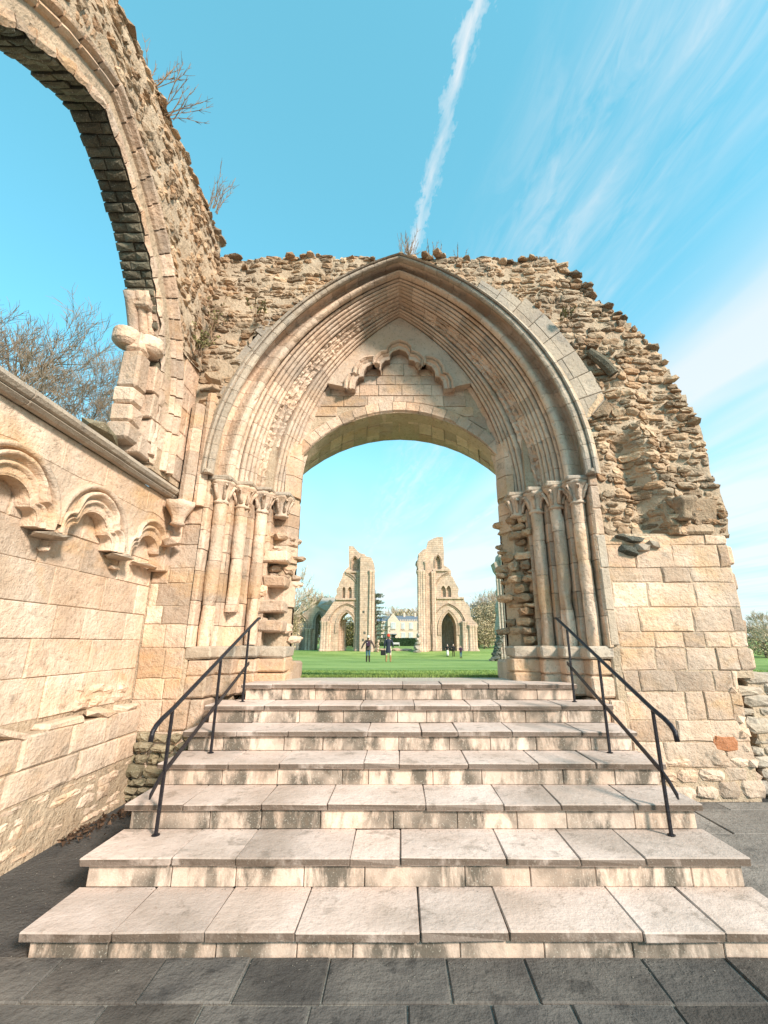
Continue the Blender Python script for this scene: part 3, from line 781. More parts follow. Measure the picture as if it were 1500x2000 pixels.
# ---- facing to the right of the jamb: coursed ashlar below, rubble above
bl = []
for p in ashlar_polys(2.53, 4.03, .30, 2.86, (.17, .33), (.20, .66), .004, 2):
    if sum(q[1] for q in p) / len(p) < 1.22:
        p = [(min(q[0], 3.83 + U(-.03, .01)), q[1]) for q in p]
        if area(p) < .006: continue
    bl.append((area(p), stone([(q[0] + U(-.008, .008), q[1] + U(-.007, .007)) for q in p], FM, U(-.004, .010), .08, .009, U(0, 1), .006, .005)))
emit(bl, 'ashlar_block', 'ashlar', gate)
for p in rubble_polys(2.48, 3.74, 0.0, .42, (.11, .18), (.16, .36), .008, 1, .012):
    stone(p, FM, U(0, .03), .08, .02, U(0, 1), .01, .01).build('rubble_stone', 'ashlar', gate)
for z in (1.3, 1.62, 1.9, 2.2, 2.5, 2.7):                          # toothed end of the wall
    mb = MB(); mb.box(3.90, 4.03 + U(.0, .07), 5.32, 5.9 + U(0, .3), z, z + U(.16, .24), .02, U(0, 1), .012); mb.build('ashlar_block', 'ashlar', gate)
    rock((4.04, U(5.5, 6.8), z), .12, .16, .09).build('rubble_stone', 'rubble', gate)
p = stone([(3.42, .48), (3.55, .455), (3.66, .47), (3.675, .55), (3.65, .605), (3.52, .60), (3.44, .615), (3.41, .55)], FM, .014, .05, .012, .4, .004, .006); p.build('red_stone', 'redstone', gate)

def bulge(x, z):
    b = .07 * noise.noise(Vector((x * 1.6, z * 1.6, 4))) + .03 * noise.noise(Vector((x * 4, z * 4, 9)))
    if x > 2.4:
        xr = 3.42 - .22 * (z - 3.1)
        if z > 2.8: b += (.11 + .10 * noise.noise(Vector((x * 5, z * 6, 31)))) * math.exp(-((x - xr) / .15) ** 2) * min(1, (5.4 - z) / .6 if z < 5.4 else 0)
        if 2.8 < z < 4.2: b -= .13 * math.exp(-((x - xr + .30) / .13) ** 2)
        if z < 3.3: b -= .10 * math.exp(-((x - 3.0) / .25) ** 2 - ((z - 3.0) / .2) ** 2)
    return b
def RM(u, v, n): return (u, 5.3 - n - bulge(u, v), v)
def rub_in(u, v):
    if v > top_edge(u) or u > right_edge(v) or u < -2.78: return False
    if u > 0 and v < 2.86: return False
    if u < 0 and v < 4.35: return False
    dz = v - SPR
    off = .08
    if u > 0 and 4.52 < v < 6.75: off = .08 + .40 * min(1, (6.75 - v) / .9)
    if u < 0 and 5.15 < v < 6.25: off = .08 + .22 * max(0, math.sin(v * 9)) ** .5
    return abs(u) > arch_hw(2.45 + off, rise_of(2.45) + off, dz)
def rub_push(u, v):
    v = min(v, top_edge(u)); u = max(-2.78, min(u, right_edge(v)))
    if u > 0: v = max(v, 2.865)
    else: v = max(v, 4.35)
    for _ in range(24):
        if rub_in(u, v): break
        u += (.012 if u > 0 else -.012); v += .012 if v < 7.1 else 0
        if u > right_edge(v): break
    return (min(u, right_edge(v)), min(v, top_edge(u)))
bed = MB(); nx, nz = 110, 72; ids = {}
for i in range(nx):
    for j in range(nz):
        x, z = -2.8 + 6.88 * i / (nx - 1), 2.86 + 4.34 * j / (nz - 1)
        if rub_in(x, z) or rub_in(x + .06, z) or rub_in(x - .06, z) or rub_in(x, z + .06):
            ids[i, j] = len(bed.v); bed.v.append((x, 5.3 - bulge(x, z) + .012 + .02 * noise.noise(Vector((x * 14, z * 14, 0))), z)); bed.t.append(.5)
for (i, j) in ids:
    if all(k in ids for k in ((i + 1, j), (i + 1, j + 1), (i, j + 1))): bed.f.append((ids[i, j], ids[i + 1, j], ids[i + 1, j + 1], ids[i, j + 1]))
bed.build('mortar_bed', 'mortar', gate, smooth=True)
rs = []
for p in fit(rubble_polys(-2.8, 4.15, 2.86, 7.25, (.045, .115), (.07, .28), .006, .90, .016), rub_in, rub_push):
    c = sum(q[0] for q in p) / len(p), sum(q[1] for q in p) / len(p)
    big = .018 if c[0] < 2.4 else .045
    rs.append((area(p), stone(p, RM, U(-.012, big) + (U(0, .04) if U(0, 1) < .12 else 0), .06, U(.010, .020), U(0, 1), U(0, .015), .012)))
# ragged crest and broken right end
x = -2.75
while x < 2.2:
    for y in (5.30, 5.62, 6.0, 6.5, 7.0):
        s_ = U(.035, .07); rs.append((.02 if y < 5.4 else .001, rock((x + U(-.04, .04), y + U(-.1, .1) + (.06 if y < 5.4 else 0), top_edge(x) - (.045 if y < 6.3 else .12) + U(-.02, .025)), s_ * 1.3, s_ * 1.3, s_ * U(.5, .8))))
    x += U(.07, .12)
for (xa, za), (xb, zb) in zip(OUT, OUT[1:]):
    L = math.hypot(xb - xa, zb - za); n = max(1, int(L / .05))
    for k in range(n):
        t = (k + U(0, 1)) / n; x, z = xa + (xb - xa) * t, za + (zb - za) * t
        for y in (5.33, 5.6, 6.0, 6.5, 7.0):
            s_ = U(.04, .085); rs.append((.021 if y < 5.4 else .001, rock((x - .05 + U(-.06, .06), y + U(-.06, .12), z + U(-.03, .02)), s_ * 1.3, s_ * 1.3, s_ * U(.5, .85), None, .3)))
emit(rs, 'rubble_stone', 'rubble', gate)
# smooth ashlar left beside the arch on the right, and scraps of it on the left
mb = None
def ring_block(f0, f1, o0, o1, side, n, mat='hood', name='ashlar_block'):
    def pm(f, o): 
        a, b = arch_pt(2.45 + o, rise_of(2.45) + o, f); return (side * a, SPR + b)
    pl = [pm(f0, o0), pm((f0 + f1) / 2, o0), pm(f1, o0), pm(f1, o1), pm((f0 + f1) / 2, o1), pm(f0, o1)]
    stone(pl, FM, n, .10, .006, U(0, .45)).build(name, mat, gate)
fs = [.165, .235, .30, .37, .44, .51, .58, .65, .72]
for a, b in zip(fs, fs[1:]):
    w1 = .08 + .40 * min(1, (.86 - b) / .3)
    mid = .08 + (w1 - .08) * U(.3, .7)
    ring_block(a + .0008, b - .0008, .07, mid - .003, 1, .016 + U(-.004, .006)); ring_block(a + .0008, b - .0008, mid, w1 + U(-.03, .03), 1, .016 + U(-.004, .006))
for a, b, w1 in ((.36, .42, .30), (.42, .47, .26), (.47, .53, .33), (.12, .20, .22), (.20, .28, .24)):
    ring_block(a + .001, b - .001, .07, w1 - .05, -1, .018 + U(-.004, .006))
mb = MB(); mb.tube([(2.66, 5.27, 5.50), (2.74, 5.25, 5.39), (2.84, 5.23, 5.25), (2.93, 5.23, 5.10)], [.05, .07, .075, .07], 8, .2); mb.build('shaft_fragment', 'soffit', gate)
# corner stones with a carved capital at the broken end
mb = MB(); mb.lathe((3.50, 5.20, 3.02), [(.07, 0), (.10, .02), (.085, .05), (.10, .12), (.14, .20), (.17, .24), (.15, .28)], 20, .2, lambda an, q: 1 + .16 * q * math.cos(6 * an)); mb.build('capital', 'rubble', gate, smooth=True)
for x0, x1, z0, z1, o in ((3.62, 3.98, 3.02, 3.32, .05), (3.30, 3.44, 2.98, 3.30, .07), (3.34, 3.90, 2.86, 3.02, .04)):
    mb = MB(); mb.box(x0, x1, 5.3 - o, 5.45, z0, z1, .03, U(0, 1), .018); mb.build('ashlar_block', 'dark_rock' if x0 < 3.0 and z0 < 2.6 else 'rubble', gate)

for z0, z1 in ((1.55, 1.95), (1.95, 2.45), (2.45, 2.86), (2.86, 3.2), (3.2, 3.5), (3.5, 3.78)):
    mb = MB(); mb.box(2.425, 2.53, 5.275, 5.7, z0 + .002, z1 - .002, .012, U(0, 1), .004); mb.build('ashlar_block', 'hood' if z0 < 2.8 else 'ashlar', gate)
# ---- facing to the left of the jamb
bl = []
for p in ashlar_polys(-2.98, -2.47, 0.0, 4.36, (.16, .34), (.16, .42), .004, 2):
    bl.append((area(p), stone([(q[0] + U(-.006, .006), q[1] + U(-.006, .006)) for q in p], FM, U(-.004, .010), .08, .008, U(0, 1), .005, .004)))
emit(bl, 'ashlar_block', 'ashlar', gate)
for p in rubble_polys(-2.95, -2.1, 0.0, .62, (.07, .14), (.12, .28), .008, .95):
    stone(p, lambda u, v, n: (u, 5.24 - n, v), U(-.01, .05), .10, .02, U(0, 1), .02, .012).build('rubble_stone', 'moss', gate)
mb = MB(); mb.box(-2.99, -2.79, 5.18, 5.30, 2.40, 2.90, .01, .5, .004); mb.build('ashlar_block', 'ashlar', gate)
# corner vault shafts on a leafy corbel
for (x, y, r, z0, z1) in ((-2.66, 5.21, .085, 3.22, 4.60), (-2.52, 5.27, .07, 3.22, 4.80)):
    mb = MB(); z = z0
    while z < z1:
        h = min(U(.28, .45), z1 - z); mb.lathe((x + U(-.003, .003), y, z), [(r * .97, .002), (r, .010), (r, h - .010), (r * .97, h - .002)], 8, U(0, 1)); z += h
    mb.build('vault_shaft', 'ashlar', gate)
mb = MB(); mb.lathe((-2.68, 5.14, 2.93), [(.05, 0), (.09, .02), (.07, .05), (.085, .12), (.13, .20), (.16, .24), (.16, .30)], 20, .6, lambda an, q: 1 + .15 * q * math.cos(6 * an)); mb.build('corbel', 'ashlar', gate, smooth=True)
rock((-2.70, 5.12, 2.74), .13, .12, .10, .8).build('corbel_stone', 'ashlar', gate)
rock((-2.5, 5.15, 4.98), .14, .12, .11, .5).build('corbel_stone', 'rubble', gate)
rock((-2.42, 5.18, SPR + .02), .06, .06, .06, .3).build('label_stop', 'hood', gate)
rock((2.42, 5.18, SPR + .02), .05, .05, .05, .3).build('label_stop', 'hood', gate)

# ------------------------------------------------------------------ the side wall on the left
side_w = thing('arcade_wall', 'tall warm stone side wall with trefoil arcade below and broken window arch above', 'wall', (-3.1, 3.0, 0))
def LM(x0): return lambda u, v, n: (x0 + n, u, v)
YE = 5.291                                                          # where it meets the gateway wall
cm = MB(); cm.box(-3.7, -2.995, -1.2, YE, -.1, 3.30, .004); cm.box(-3.65, -2.86, -1.2, YE, -.1, .90, .004)
cm.build('wall_core', 'mortar', side_w)
bl = []
for p in ashlar_polys(0.2, YE - .002, .98, 3.0, (.24, .34), (.36, .75), .003, 1):
    bl.append((area(p), stone(p, LM(-2.985), U(-.004, .007), .03, .006, U(0, 1), 0, .002)))
for p in ashlar_polys(0.2, YE - .01, .42, .90, (.22, .27), (.40, .80), .005, 1):
    bl.append((area(p), stone(p, LM(-2.85), U(-.008, .012), .04, .012, U(0, 1), .004, .004)))
emit(bl, 'ashlar_block', 'arcade', side_w)
rs = []
for p in rubble_polys(0.2, YE - .1, 0.0, .43, (.06, .12), (.14, .40), .007, 1, .010):
    rs.append((area(p), stone(p, LM(-2.855), U(-.018, .012), .05, .014, U(0, 1), .006, .008)))
emit(rs, 'rubble_stone', 'arcade', side_w)
y = 0.2                                                            # bench ledge, broken away in places
while y < 5.1:
    d = U(.35, .7)
    mb = MB()
    if U(0, 1) < .72 and not 4.25 < y < 4.6:
        mb.box(-3.0, -2.825 + U(-.02, .01), y, min(y + d, 5.2) - .006, .885, .945 + U(0, .02), .018, U(0, .6), .010); mb.build('ledge_stone', 'arcade', side_w)
    else: rock((-2.90, y + d / 2, .93), .09, d * .5, .06).build('ledge_stone', 'arcade', side_w)
    y += d
for y0, y1, z0, z1 in ((4.15, 4.75, .98, 1.20), (4.78, 5.1, .98, 1.14)):              # rough patched stones above the ledge
    for p in rubble_polys(y0, y1, z0, z1, (.08, .13), (.14, .3), .006): stone(p, LM(-2.985), U(.0, .03), .05, .02, U(.3, 1), .01, .012).build('rubble_stone', 'arcade', side_w)

# trefoil arcade: spandrel slab with notches, moulded bands round each head
NCY = [4.93, 3.99, 3.05, 2.11, 1.17]
def trefoil(n=7):
    pts = [(.30, 0), (.30, .05), (.295, .08), (.275, .11), (.245, .128), (.21, .132), (.205, .145)]
    for k in range(n): 
        a = R(2 + 88 * k / (n - 1)); pts.append((.195 * math.cos(a), .155 + .145 * math.sin(a)))
    return pts + [(-x, z) for x, z in reversed(pts[:-1])]
TF = trefoil(); ZF = 2.46
sl = [(YE, ZF)]
for cy in NCY: sl += [(cy + x, ZF + z) for x, z in TF]
sl += [(0.3, ZF), (0.3, 3.29), (YE, 3.29)]
plate([sl], LM(-2.86), -.13, 0).build('arcade_spandrel', 'arcade', side_w)
BAND = [(1.0, -.16), (1.0, -.045), (1.05, -.02), (1.10, -.035), (1.16, -.06), (1.20, -.03), (1.26, .01), (1.31, .0), (1.35, -.035), (1.40, -.02), (1.45, .03), (1.50, .045), (1.545, .03), (1.55, -.02)]
for ci, cy in enumerate(NCY):
    hd = None
    pts = []
    for (xa, za), (xb, zb) in zip(TF, TF[1:]): pts += [(xa, za), ((xa + xb) / 2, (za + zb) / 2)]
    pts.append(TF[-1])
    rows = []
    for i, (x, z) in enumerate(pts):
        row = []
        for k, n in BAND:
            kk = (k - 1) * .86 + .985
            nz = .012 * noise.noise(Vector((x * 16 + ci * 5, z * 16, k * 6)))
            row.append((-2.86 + n * .85 + .022 + nz, min(cy + x * kk, YE + .01), ZF + z * (1 + (k - 1) * 1.15)))
        rows.append(row)
    mb = MB(); mb.grid(rows, .6); hd = mb.build('trefoil_head', 'arcade', side_w, smooth=True)
    if ci in (1, 2):                                                      # plain hood over the band
        rows = []
        for k in range(21):
            a = math.pi * k / 20
            if ci == 0 and (k < 3): continue
            rows.append([(-2.86 + n, min(cy + rr * math.cos(a), YE), ZF + .06 + rr * 1.04 * math.sin(a)) for rr, n in ((.435, -.01), (.43, .035), (.455, .055), (.475, .045), (.48, .0))])
        mb = MB(); mb.grid(rows, .2); mb.build('hood_mould', 'arcade', hd, smooth=True)
    for sx in (-1, 1):
        if sx > 0 and ci == 0: continue
        q = cy + sx * .36
        if sx < 0: rock((-2.89, q - .08, ZF - .03), .12, .19, .035, .15, .08).build('sill_stone', 'hood', side_w); rock((-2.95, q - .04, ZF - .13), .05, .07, .04, .7).build('sill_stone', 'arcade', side_w)
rock((-2.91, 4.98, ZF - .03), .10, .24, .028, .3, .05).build('sill_stone', 'arcade', side_w)
# spandrel facing blocks between the heads and the string course
def spn_in(u, v):
    if not (ZF + .42 < v < 3.28 or v > 3.05): return False
    return all((u - c) ** 2 + ((v - ZF - .06) / 1.04) ** 2 > .49 ** 2 for c in NCY) and v < 3.285
def spn_push(u, v):
    for c in NCY:
        d = math.hypot(u - c, (v - ZF - .06) / 1.04)
        if d < .495 and d > 1e-4: u, v = c + (u - c) * .495 / d, ZF + .06 + (v - ZF - .06) * .495 / d
    return (u, min(v, 3.285))
for p in fit(ashlar_polys(.3, YE - .01, 2.70, 3.285, (.28, .30), (.55, .95), .003, 4), spn_in, spn_push):
    stone(p, LM(-2.858), U(.001, .006), .01, .004, U(0, 1)).build('ashlar_block', 'arcade', side_w)
# string course with weathered top
y = -.2
while y < YE:
    e = min(y + U(.7, 1.2), YE); mb = MB()
    prof = [(-2.84, 3.285), (-2.79, 3.29), (-2.765, 3.315), (-2.785, 3.335), (-2.755, 3.345), (-2.735, 3.375), (-2.745, 3.41), (-2.80, 3.45), (-2.95, 3.50), (-3.30, 3.53), (-3.72, 3.53), (-3.72, 3.29)]
    j = U(-.006, .006)
    mb.grid([[(a - .02, yy, b) for a, b in prof] if q else [(a + j + .004 * noise.noise(Vector((yy * 4, b * 20, 1))), yy, b) for a, b in prof] for yy, q in ((y + .002, 1), (y + .004, 0), ((y * 2 + e) / 3, 0), ((y + 2 * e) / 3, 0), (e - .004, 0), (e - .002, 1))], U(0, .7))
    mb.build('string_course_block', 'hood', side_w, smooth=False); y = e

# upper wall with the great window
AY, AZ = 2.90, 4.0
def wrise(hw): return 2.4 + (hw - 1.6)
UP = [(-1.2, 3.45), (-1.2, 7.3), (0.5, 7.36), (2, 7.42), (3.5, 7.40), (4.6, 7.43), (YE, 7.38), (YE, 3.45)]
ao = arch_outline(AY, 1.66, 3.45, AZ, wrise(1.66), 16)
plate([UP + ao], LM(-2.78), -.34, 0).build('upper_wall_core', 'mortar', side_w)
WPROF = [(1.62, -3.10), (1.60, -2.90), (1.605, -2.775), (1.64, -2.762), (1.70, -2.765), (1.715, -2.80), (1.72, -2.86), (1.78, -2.885), (1.83, -2.865), (1.842, -2.79), (1.855, -2.75), (1.88, -2.725), (1.905, -2.735), (1.92, -2.76), (1.935, -2.735), (1.955, -2.70), (1.985, -2.69), (2.005, -2.71), (2.01, -2.78)]
def wpt(hw, x, f, s_):
    if f < 0: return (x, AY + s_ * hw, AZ + f)
    a, b = arch_pt(hw, wrise(hw), f); return (x, AY + s_ * a, AZ + b)
bk = MB()
for s_ in (-1, 1): bk.grid([[wpt(h + .03, x - .02, f, s_) for h, x in WPROF] for f in [-.5, -.25] + [k / 20 for k in range(21)]])
wa = bk.build('window_arch', 'mortar', side_w)
for s_ in (-1, 1):
    fl = [(-.50, -.26), (-.26, -.01)] + [(k / 15, (k + 1) / 15) for k in range(15)]
    for (f0, f1) in fl:
        for i0, i1, mt in ((2, 5, 'ashlar'), (5, 9, 'hood'), (9, 18, 'ashlar')):
            pr = WPROF[i0:i1 + 1]; mb = MB(); j = U(-.005, .005); rows = []
            e = .0025
            for q in range(6):
                f = f0 + e + (f1 - f0 - 2 * e) * max(0, min(1, (q - 1) / 3))
                row = []
                for h, x in pr:
                    nz = j + .012 * noise.noise(Vector((h * 14, f * 26 + s_ * 4, 2))) * (2.0 if i0 == 2 else 1)
                    row.append(wpt(h + (.03 if q in (0, 5) else 0) + (nz if i0 == 2 else 0), x + (-.03 if q in (0, 5) else nz), f, s_))
                rows.append(row)
            mb.grid(rows, U(0, 1)); mb.build('voussoir', mt, wa, smooth=False)
# rough stones of the soffit
def soff(s_):
    def g(u, v, n):
        hw = 1.60 - n
        return wpt(hw, -2.79 - v, u if u >= 0 else u, s_)
    return g
for s_ in (-1, 1):
    for k in range(34):
        f0, f1 = k / 34, (k + 1) / 34
        cut = U(.08, .22)
        for v0, v1 in ((0.0, cut), (cut, .33)):
            if s_ < 0 and k < 6: continue
            e = .0022
            pl = [(f0 + e, v0 + .006), (f1 - e, v0 + .006), (f1 - e, (v0 + v1) / 2), (f1 - e, v1 - .004), (f0 + e, v1 - .004), (f0 + e, (v0 + v1) / 2)]
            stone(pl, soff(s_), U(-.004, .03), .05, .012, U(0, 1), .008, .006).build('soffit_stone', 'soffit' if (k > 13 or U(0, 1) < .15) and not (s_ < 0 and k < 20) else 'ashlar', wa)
# pale stump of an inner order still hanging near the top
for k in range(5):
    mb = MB(); f0, f1 = .60 - k * .075, .60 - (k + 1) * .075
    rows = [[wpt(h, x, f, -1) for h, x in ((1.60, -2.80), (1.43 - .01 * k, -2.79), (1.40, -2.82), (1.40, -3.0), (1.60, -3.02))] for f in (f0, f0 - .002, (f0 + f1) / 2, f1 + .002)]
    if k == 0: rows[0] = [wpt(1.55, x, f0 + .01, -1) for h, x in ((1.60, -2.80), (1.43, -2.79), (1.40, -2.82), (1.40, -3.0), (1.60, -3.02))]
    mb.grid(rows, U(0, 1)); mb.build('inner_order_stone', 'ashlar', wa)
# rubble over the window arch
def up_in(u, v):
    if v > 7.47 + .03 * math.sin(u * 5) or u > YE - .01 or u < .2 or v < 4.0: return False
    hwv = arch_hw(2.02, wrise(2.02), v - AZ)
    return abs(u - AY) > hwv and not (v < 5.15 and u > AY + 1.5)
def up_push(u, v):
    v = min(v, 7.46); u = min(u, YE - .01)
    for _ in range(25):
        if up_in(u, v): break
        u += .012 if u > AY else -.012; v += .012 if v < 7.4 else 0
    return (min(u, YE - .005), min(v, 7.47))
def ub(u, v): return .05 * noise.noise(Vector((u * 1.7, v * 1.7, 14))) + .02 * noise.noise(Vector((u * 5, v * 5, 19)))
def UM(u, v, n): return (-2.735 + n + ub(u, v) + .04 * max(0, min(1, (v - 6.0))), u, v)
bed = MB(); ids = {}
for i in range(80):
    for j in range(56):
        yv, z = .2 + (YE - .2) * i / 79, 4.0 + 3.45 * j / 55
        if up_in(yv, z) or up_in(yv + .05, z) or up_in(yv - .05, z) or up_in(yv, z + .06):
            p = UM(yv, z, -.012 + .018 * noise.noise(Vector((yv * 14, z * 14, 5)))); ids[i, j] = len(bed.v); bed.v.append(p); bed.t.append(.5)
for (i, j) in ids:
    if all(k in ids for k in ((i + 1, j), (i + 1, j + 1), (i, j + 1))): bed.f.append((ids[i, j], ids[i + 1, j], ids[i + 1, j + 1], ids[i, j + 1]))
bed.build('mortar_bed', 'mortar', side_w, smooth=True)
rs = []
for p in fit(rubble_polys(.2, YE, 4.0, 7.47, (.05, .13), (.06, .20), .007, .86, .018), up_in, up_push):
    rs.append((area(p), stone(p, UM, U(-.02, .022), .06, U(.010, .02), U(0, 1), U(0, .02), .012)))
y = .2
while y < YE:
    for xo in (0, -.16, -.32):
        s_ = U(.05, .10); rs.append((.02 if xo == 0 else .001, rock((-2.72 + xo, y + U(-.03, .03), 7.44 + U(-.02, .02)), s_ * 1.0, s_ * 1.2, s_ * .6)))
    y += U(.09, .15)
emit(rs, 'rubble_stone', 'rubble', side_w)
bl = []
for p in ashlar_polys(AY + 2.02, YE - .005, 3.52, 5.15, (.26, .36), (.2, .36), .004, 1):
    bl.append((area(p), stone(p, LM(-2.76), U(-.004, .008), .05, .006, U(0, 1), 0, .002)))
emit(bl, 'ashlar_block', 'ashlar', side_w)
# the broken window jamb: stump of shafts, bell capitals, springing ribs
jx, jy = -2.93, 4.22
z = 3.60
for h, wd, o in ((.20, .26, .02), (.22, .23, .015), (.19, .23, .0), (.46, .22, .0), (.12, .20, -.01)):
    mb = MB(); mb.box(jx - wd / 2, jx + wd / 2, jy + o - wd / 2, jy + o + wd / 2, z, z + h - .003, .028, U(0, 1), .008); mb.build('jamb_stone', 'ashlar', side_w); z += h
for (x, yy, r) in ((-2.86, 4.30, .15), (-3.03, 4.14, .14)):
    mb = MB(); mb.lathe((x, yy, 4.72), [(r * .62, .0), (r * .8, .02), (r * .98, .05), (r, .07), (r, .165), (r * .96, .18), (r * .8, .185)], 18, U(.3, 1)); mb.build('bell_capital', 'ashlar', side_w, smooth=False)
mb = MB(); mb.box(-3.0, -2.86, 4.12, 4.3, 4.74, 4.90, .012, .5); mb.build('jamb_stone', 'ashlar', side_w)
for (x, o, r) in ((-2.82, .10, .03), (-2.87, .06, .035), (-2.93, .02, .05), (-3.02, -.02, .06), (-2.84, .15, .03)):
    pts = []
    for k in range(6):
        f = .32 + .17 * k / 5; p = wpt(1.56 + o - .03, x, f, 1); pts.append(p)
    mb = MB(); mb.tube(pts, [r * 1.25] + [r] * 4 + [r * 1.1], 8, U(.2, 1)); mb.build('springing_rib', 'ashlar', side_w, smooth=True)
mb = MB(); mb.box(-3.08, -2.82, 4.06, 4.30, 5.20, 5.34, .02, .4, .01); mb.build('jamb_stone', 'ashlar', side_w)
for (x, yy, z, a, b, c) in ((-3.0, 4.0, 3.60, .16, .20, .08), (-3.2, 3.75, 3.58, .2, .2, .07), (-2.9, 4.55, 3.6, .16, .2, .10), (-3.1, 3.45, 3.56, .14, .16, .05), (-2.92, 4.78, 3.7, .13, .14, .16)):
    rock((x, yy, z), a, b, c, None, .2).build('rubble_stone', 'ashlar' if yy > 4.5 else 'moss', side_w)
for y0, y1, z0, z1 in ((4.30, 4.62, 3.52, 3.72), (4.45, 4.90, 3.72, 4.0), (4.40, 4.80, 4.0, 4.30), (4.36, 4.70, 4.30, 4.62)):   # plain jamb reveal
    mb = MB(); mb.box(-3.08, -2.775, y0, y1, z0 + .003, z1 - .003, .012, U(0, 1), .006); mb.build('jamb_stone', 'ashlar', side_w)

# ------------------------------------------------------------------ low wall at the right
low = thing('low_wall', 'low grey rubble wall stub at the right beyond the gateway', 'wall', (5.5, 5.7, 0))
mb = MB(); mb.box(3.97, 8.4, 5.38, 6.9, -.1, 1.17, .01); mb.build('wall_core', 'mortar', low)
for p in rubble_polys(3.95, 7.4, 0, 1.20, (.08, .16), (.14, .34), .008): stone(p, lambda u, v, n: (u, 5.37 - n, v), U(-.01, .03), .08, .02, U(0, 1), .012, .012).build('rubble_stone', 'hood', low)
for k in range(30): rock((3.99 + k * .12, U(5.40, 5.6), 1.18), U(.06, .10), U(.08, .14), U(.03, .05)).build('rubble_stone', 'hood', low)
for k in range(8): rock((3.80 + U(-.04, .02) - .004 * k, 5.36 + U(-.02, .05), .06 + k * .145), .09, .11, .085, U(0, 1)).build('rubble_stone', 'ashlar', low)

# ------------------------------------------------------------------ handrails
def handrail(x, s_, label):
    n0 = len(COL.objects)
    t = thing('handrail', label, 'handrail', (x, 4.6, .6), 'iron handrails beside the steps')
    slope = .405
    def zr(y): return 1.105 + (y - 3.61) * slope
    top = [(x, 3.36, zr(3.36) - .015), (x, 3.40, zr(3.40) + .005), (x, 3.47, zr(3.47) + .010), (x, 3.61, zr(3.61)), (x, 4.5, zr(4.5)), (x, 5.2, zr(5.2)), (x, 5.48, zr(5.48)), (x, 5.54, zr(5.54) - .015)]
    mb = MB(); mb.tube([(x, 3.35, zr(3.36) - .075)] + top, [.017] * (len(top) + 1), 10); mb.build('top_rail', 'metal', t, smooth=True)
    md = [(x, 3.45, zr(3.45) - .47), (x, 3.53, zr(3.53) - .435), (x, 3.61, zr(3.61) - .42), (x, 5.24, zr(5.24) - .42), (x, 5.29, zr(5.29) - .425)]
    mb = MB()
    for (a, b) in zip(md, md[1:]):
        mb.add([(a[0] + q, a[1], a[2] + r) for q in (-.006, .006) for r in (-.018, .018)] + [(b[0] + q, b[1], b[2] + r) for q in (-.006, .006) for r in (-.018, .018)], [(0, 1, 3, 2), (4, 6, 7, 5), (0, 2, 6, 4), (1, 5, 7, 3), (0, 4, 5, 1), (2, 3, 7, 6)])
    mb.build('middle_rail', 'metal', t)
    for y, zb in ((3.61, STEP[1][0]), (4.45, STEP[3][0]), (5.19, STEP[5][0])):
        mb = MB(); mb.box(x - .011, x + .011, y - .011, y + .011, zb - .01, zr(y) - .012, .003); p = mb.build('post', 'metal', t)
        mb = MB(); mb.lathe((x, y, zb + .002), [(.028, 0), (.028, .004), (.018, .008)], 10); mb.build('post_collar', 'metal', p)
handrail(-1.71, -1, 'black iron handrail on the left of the steps, nearer the arcade wall')
handrail(1.91, 1, 'black iron handrail on the right of the steps, by the low wall')

# ------------------------------------------------------------------ distant ruins
def PLANE(D): return lambda u, v, n: (u, D - n, v)
def P2(pts, D): return [(at(u, v, D).x, at(u, v, D).z) for u, v in pts]
def c6(p): return [(600 + a * .135, 1030 + b * .135) for a, b in p]
def c7(p): return [(790 + a * .14, 1030 + b * .14) for a, b in p]
def ragged(pts, s=.10, step=.55):
    s *= 1.5
    out = []
    for p, q in zip(pts, pts[1:]):
        L = math.hypot(q[0] - p[0], q[1] - p[1]); n = max(1, int(L / step))
        for k in range(n):
            t = k / n; out.append((p[0] + (q[0] - p[0]) * t + U(-s, s), p[1] + (q[1] - p[1]) * t + U(-s, s)))
    out.append(pts[-1]); return out
def hood_band(t, cx, hw, zs, rise, D, wd, proud, name='arch_moulding', halves=(-1, 1), mat='far'):
    for s_ in halves:
        mb = MB(); rows = []
        for f in [-1.2, -.6] + [k / 14 for k in range(15)] if wd < .8 else [k / 14 for k in range(15)]:
            row = []
            for o, n in ((0, -.05), (0, proud * .5), (wd * .2, proud * .6), (wd * .35, proud * .2), (wd * .5, proud * .75), (wd * .65, proud * .35), (wd * .8, proud), (wd, proud), (wd, -.05)):
                a, b = arch_pt(hw + o, rise + o, f) if f >= 0 else (hw + o, f); row.append((cx + s_ * a, D - n, zs + b))
            rows.append(row)
        mb.grid(rows); mb.build(name, mat, t)
def px_arch(u0, u1, vb, vapex, vspring, D):
    a, b = at(u0, vb, D), at(u1, vb, D); cx = (a.x + b.x) / 2; hw = (b.x - a.x) / 2
    zs = at(780, vspring, D).z; return cx, hw, a.z, zs, at(780, vapex, D).z - zs
def shafts(t, us, v0, v1, D, r, proud, mat='far'):
    for u in us:
        a, b = at(u, v0, D), at(u, v1, D); mb = MB()
        mb.lathe((a.x, D - proud, a.z - .5), [(r * 1.5, 0), (r * 1.5, .9), (r, 1.05), (r, b.z - a.z), (r * 1.5, b.z - a.z + .4), (r * 1.5, b.z - a.z + .6)], 8, U(.2, .8)); mb.build('pier_shaft', mat, t, smooth=True)
def course(t, u0, u1, v, D, h, proud, mat='far'):
    a, b = at(u0, v, D), at(u1, v, D); mb = MB(); mb.box(a.x, b.x, D - proud, D + .2, a.z - h / 2, a.z + h / 2, .05, .4); mb.build('string_course', mat, t)
D = 75.0
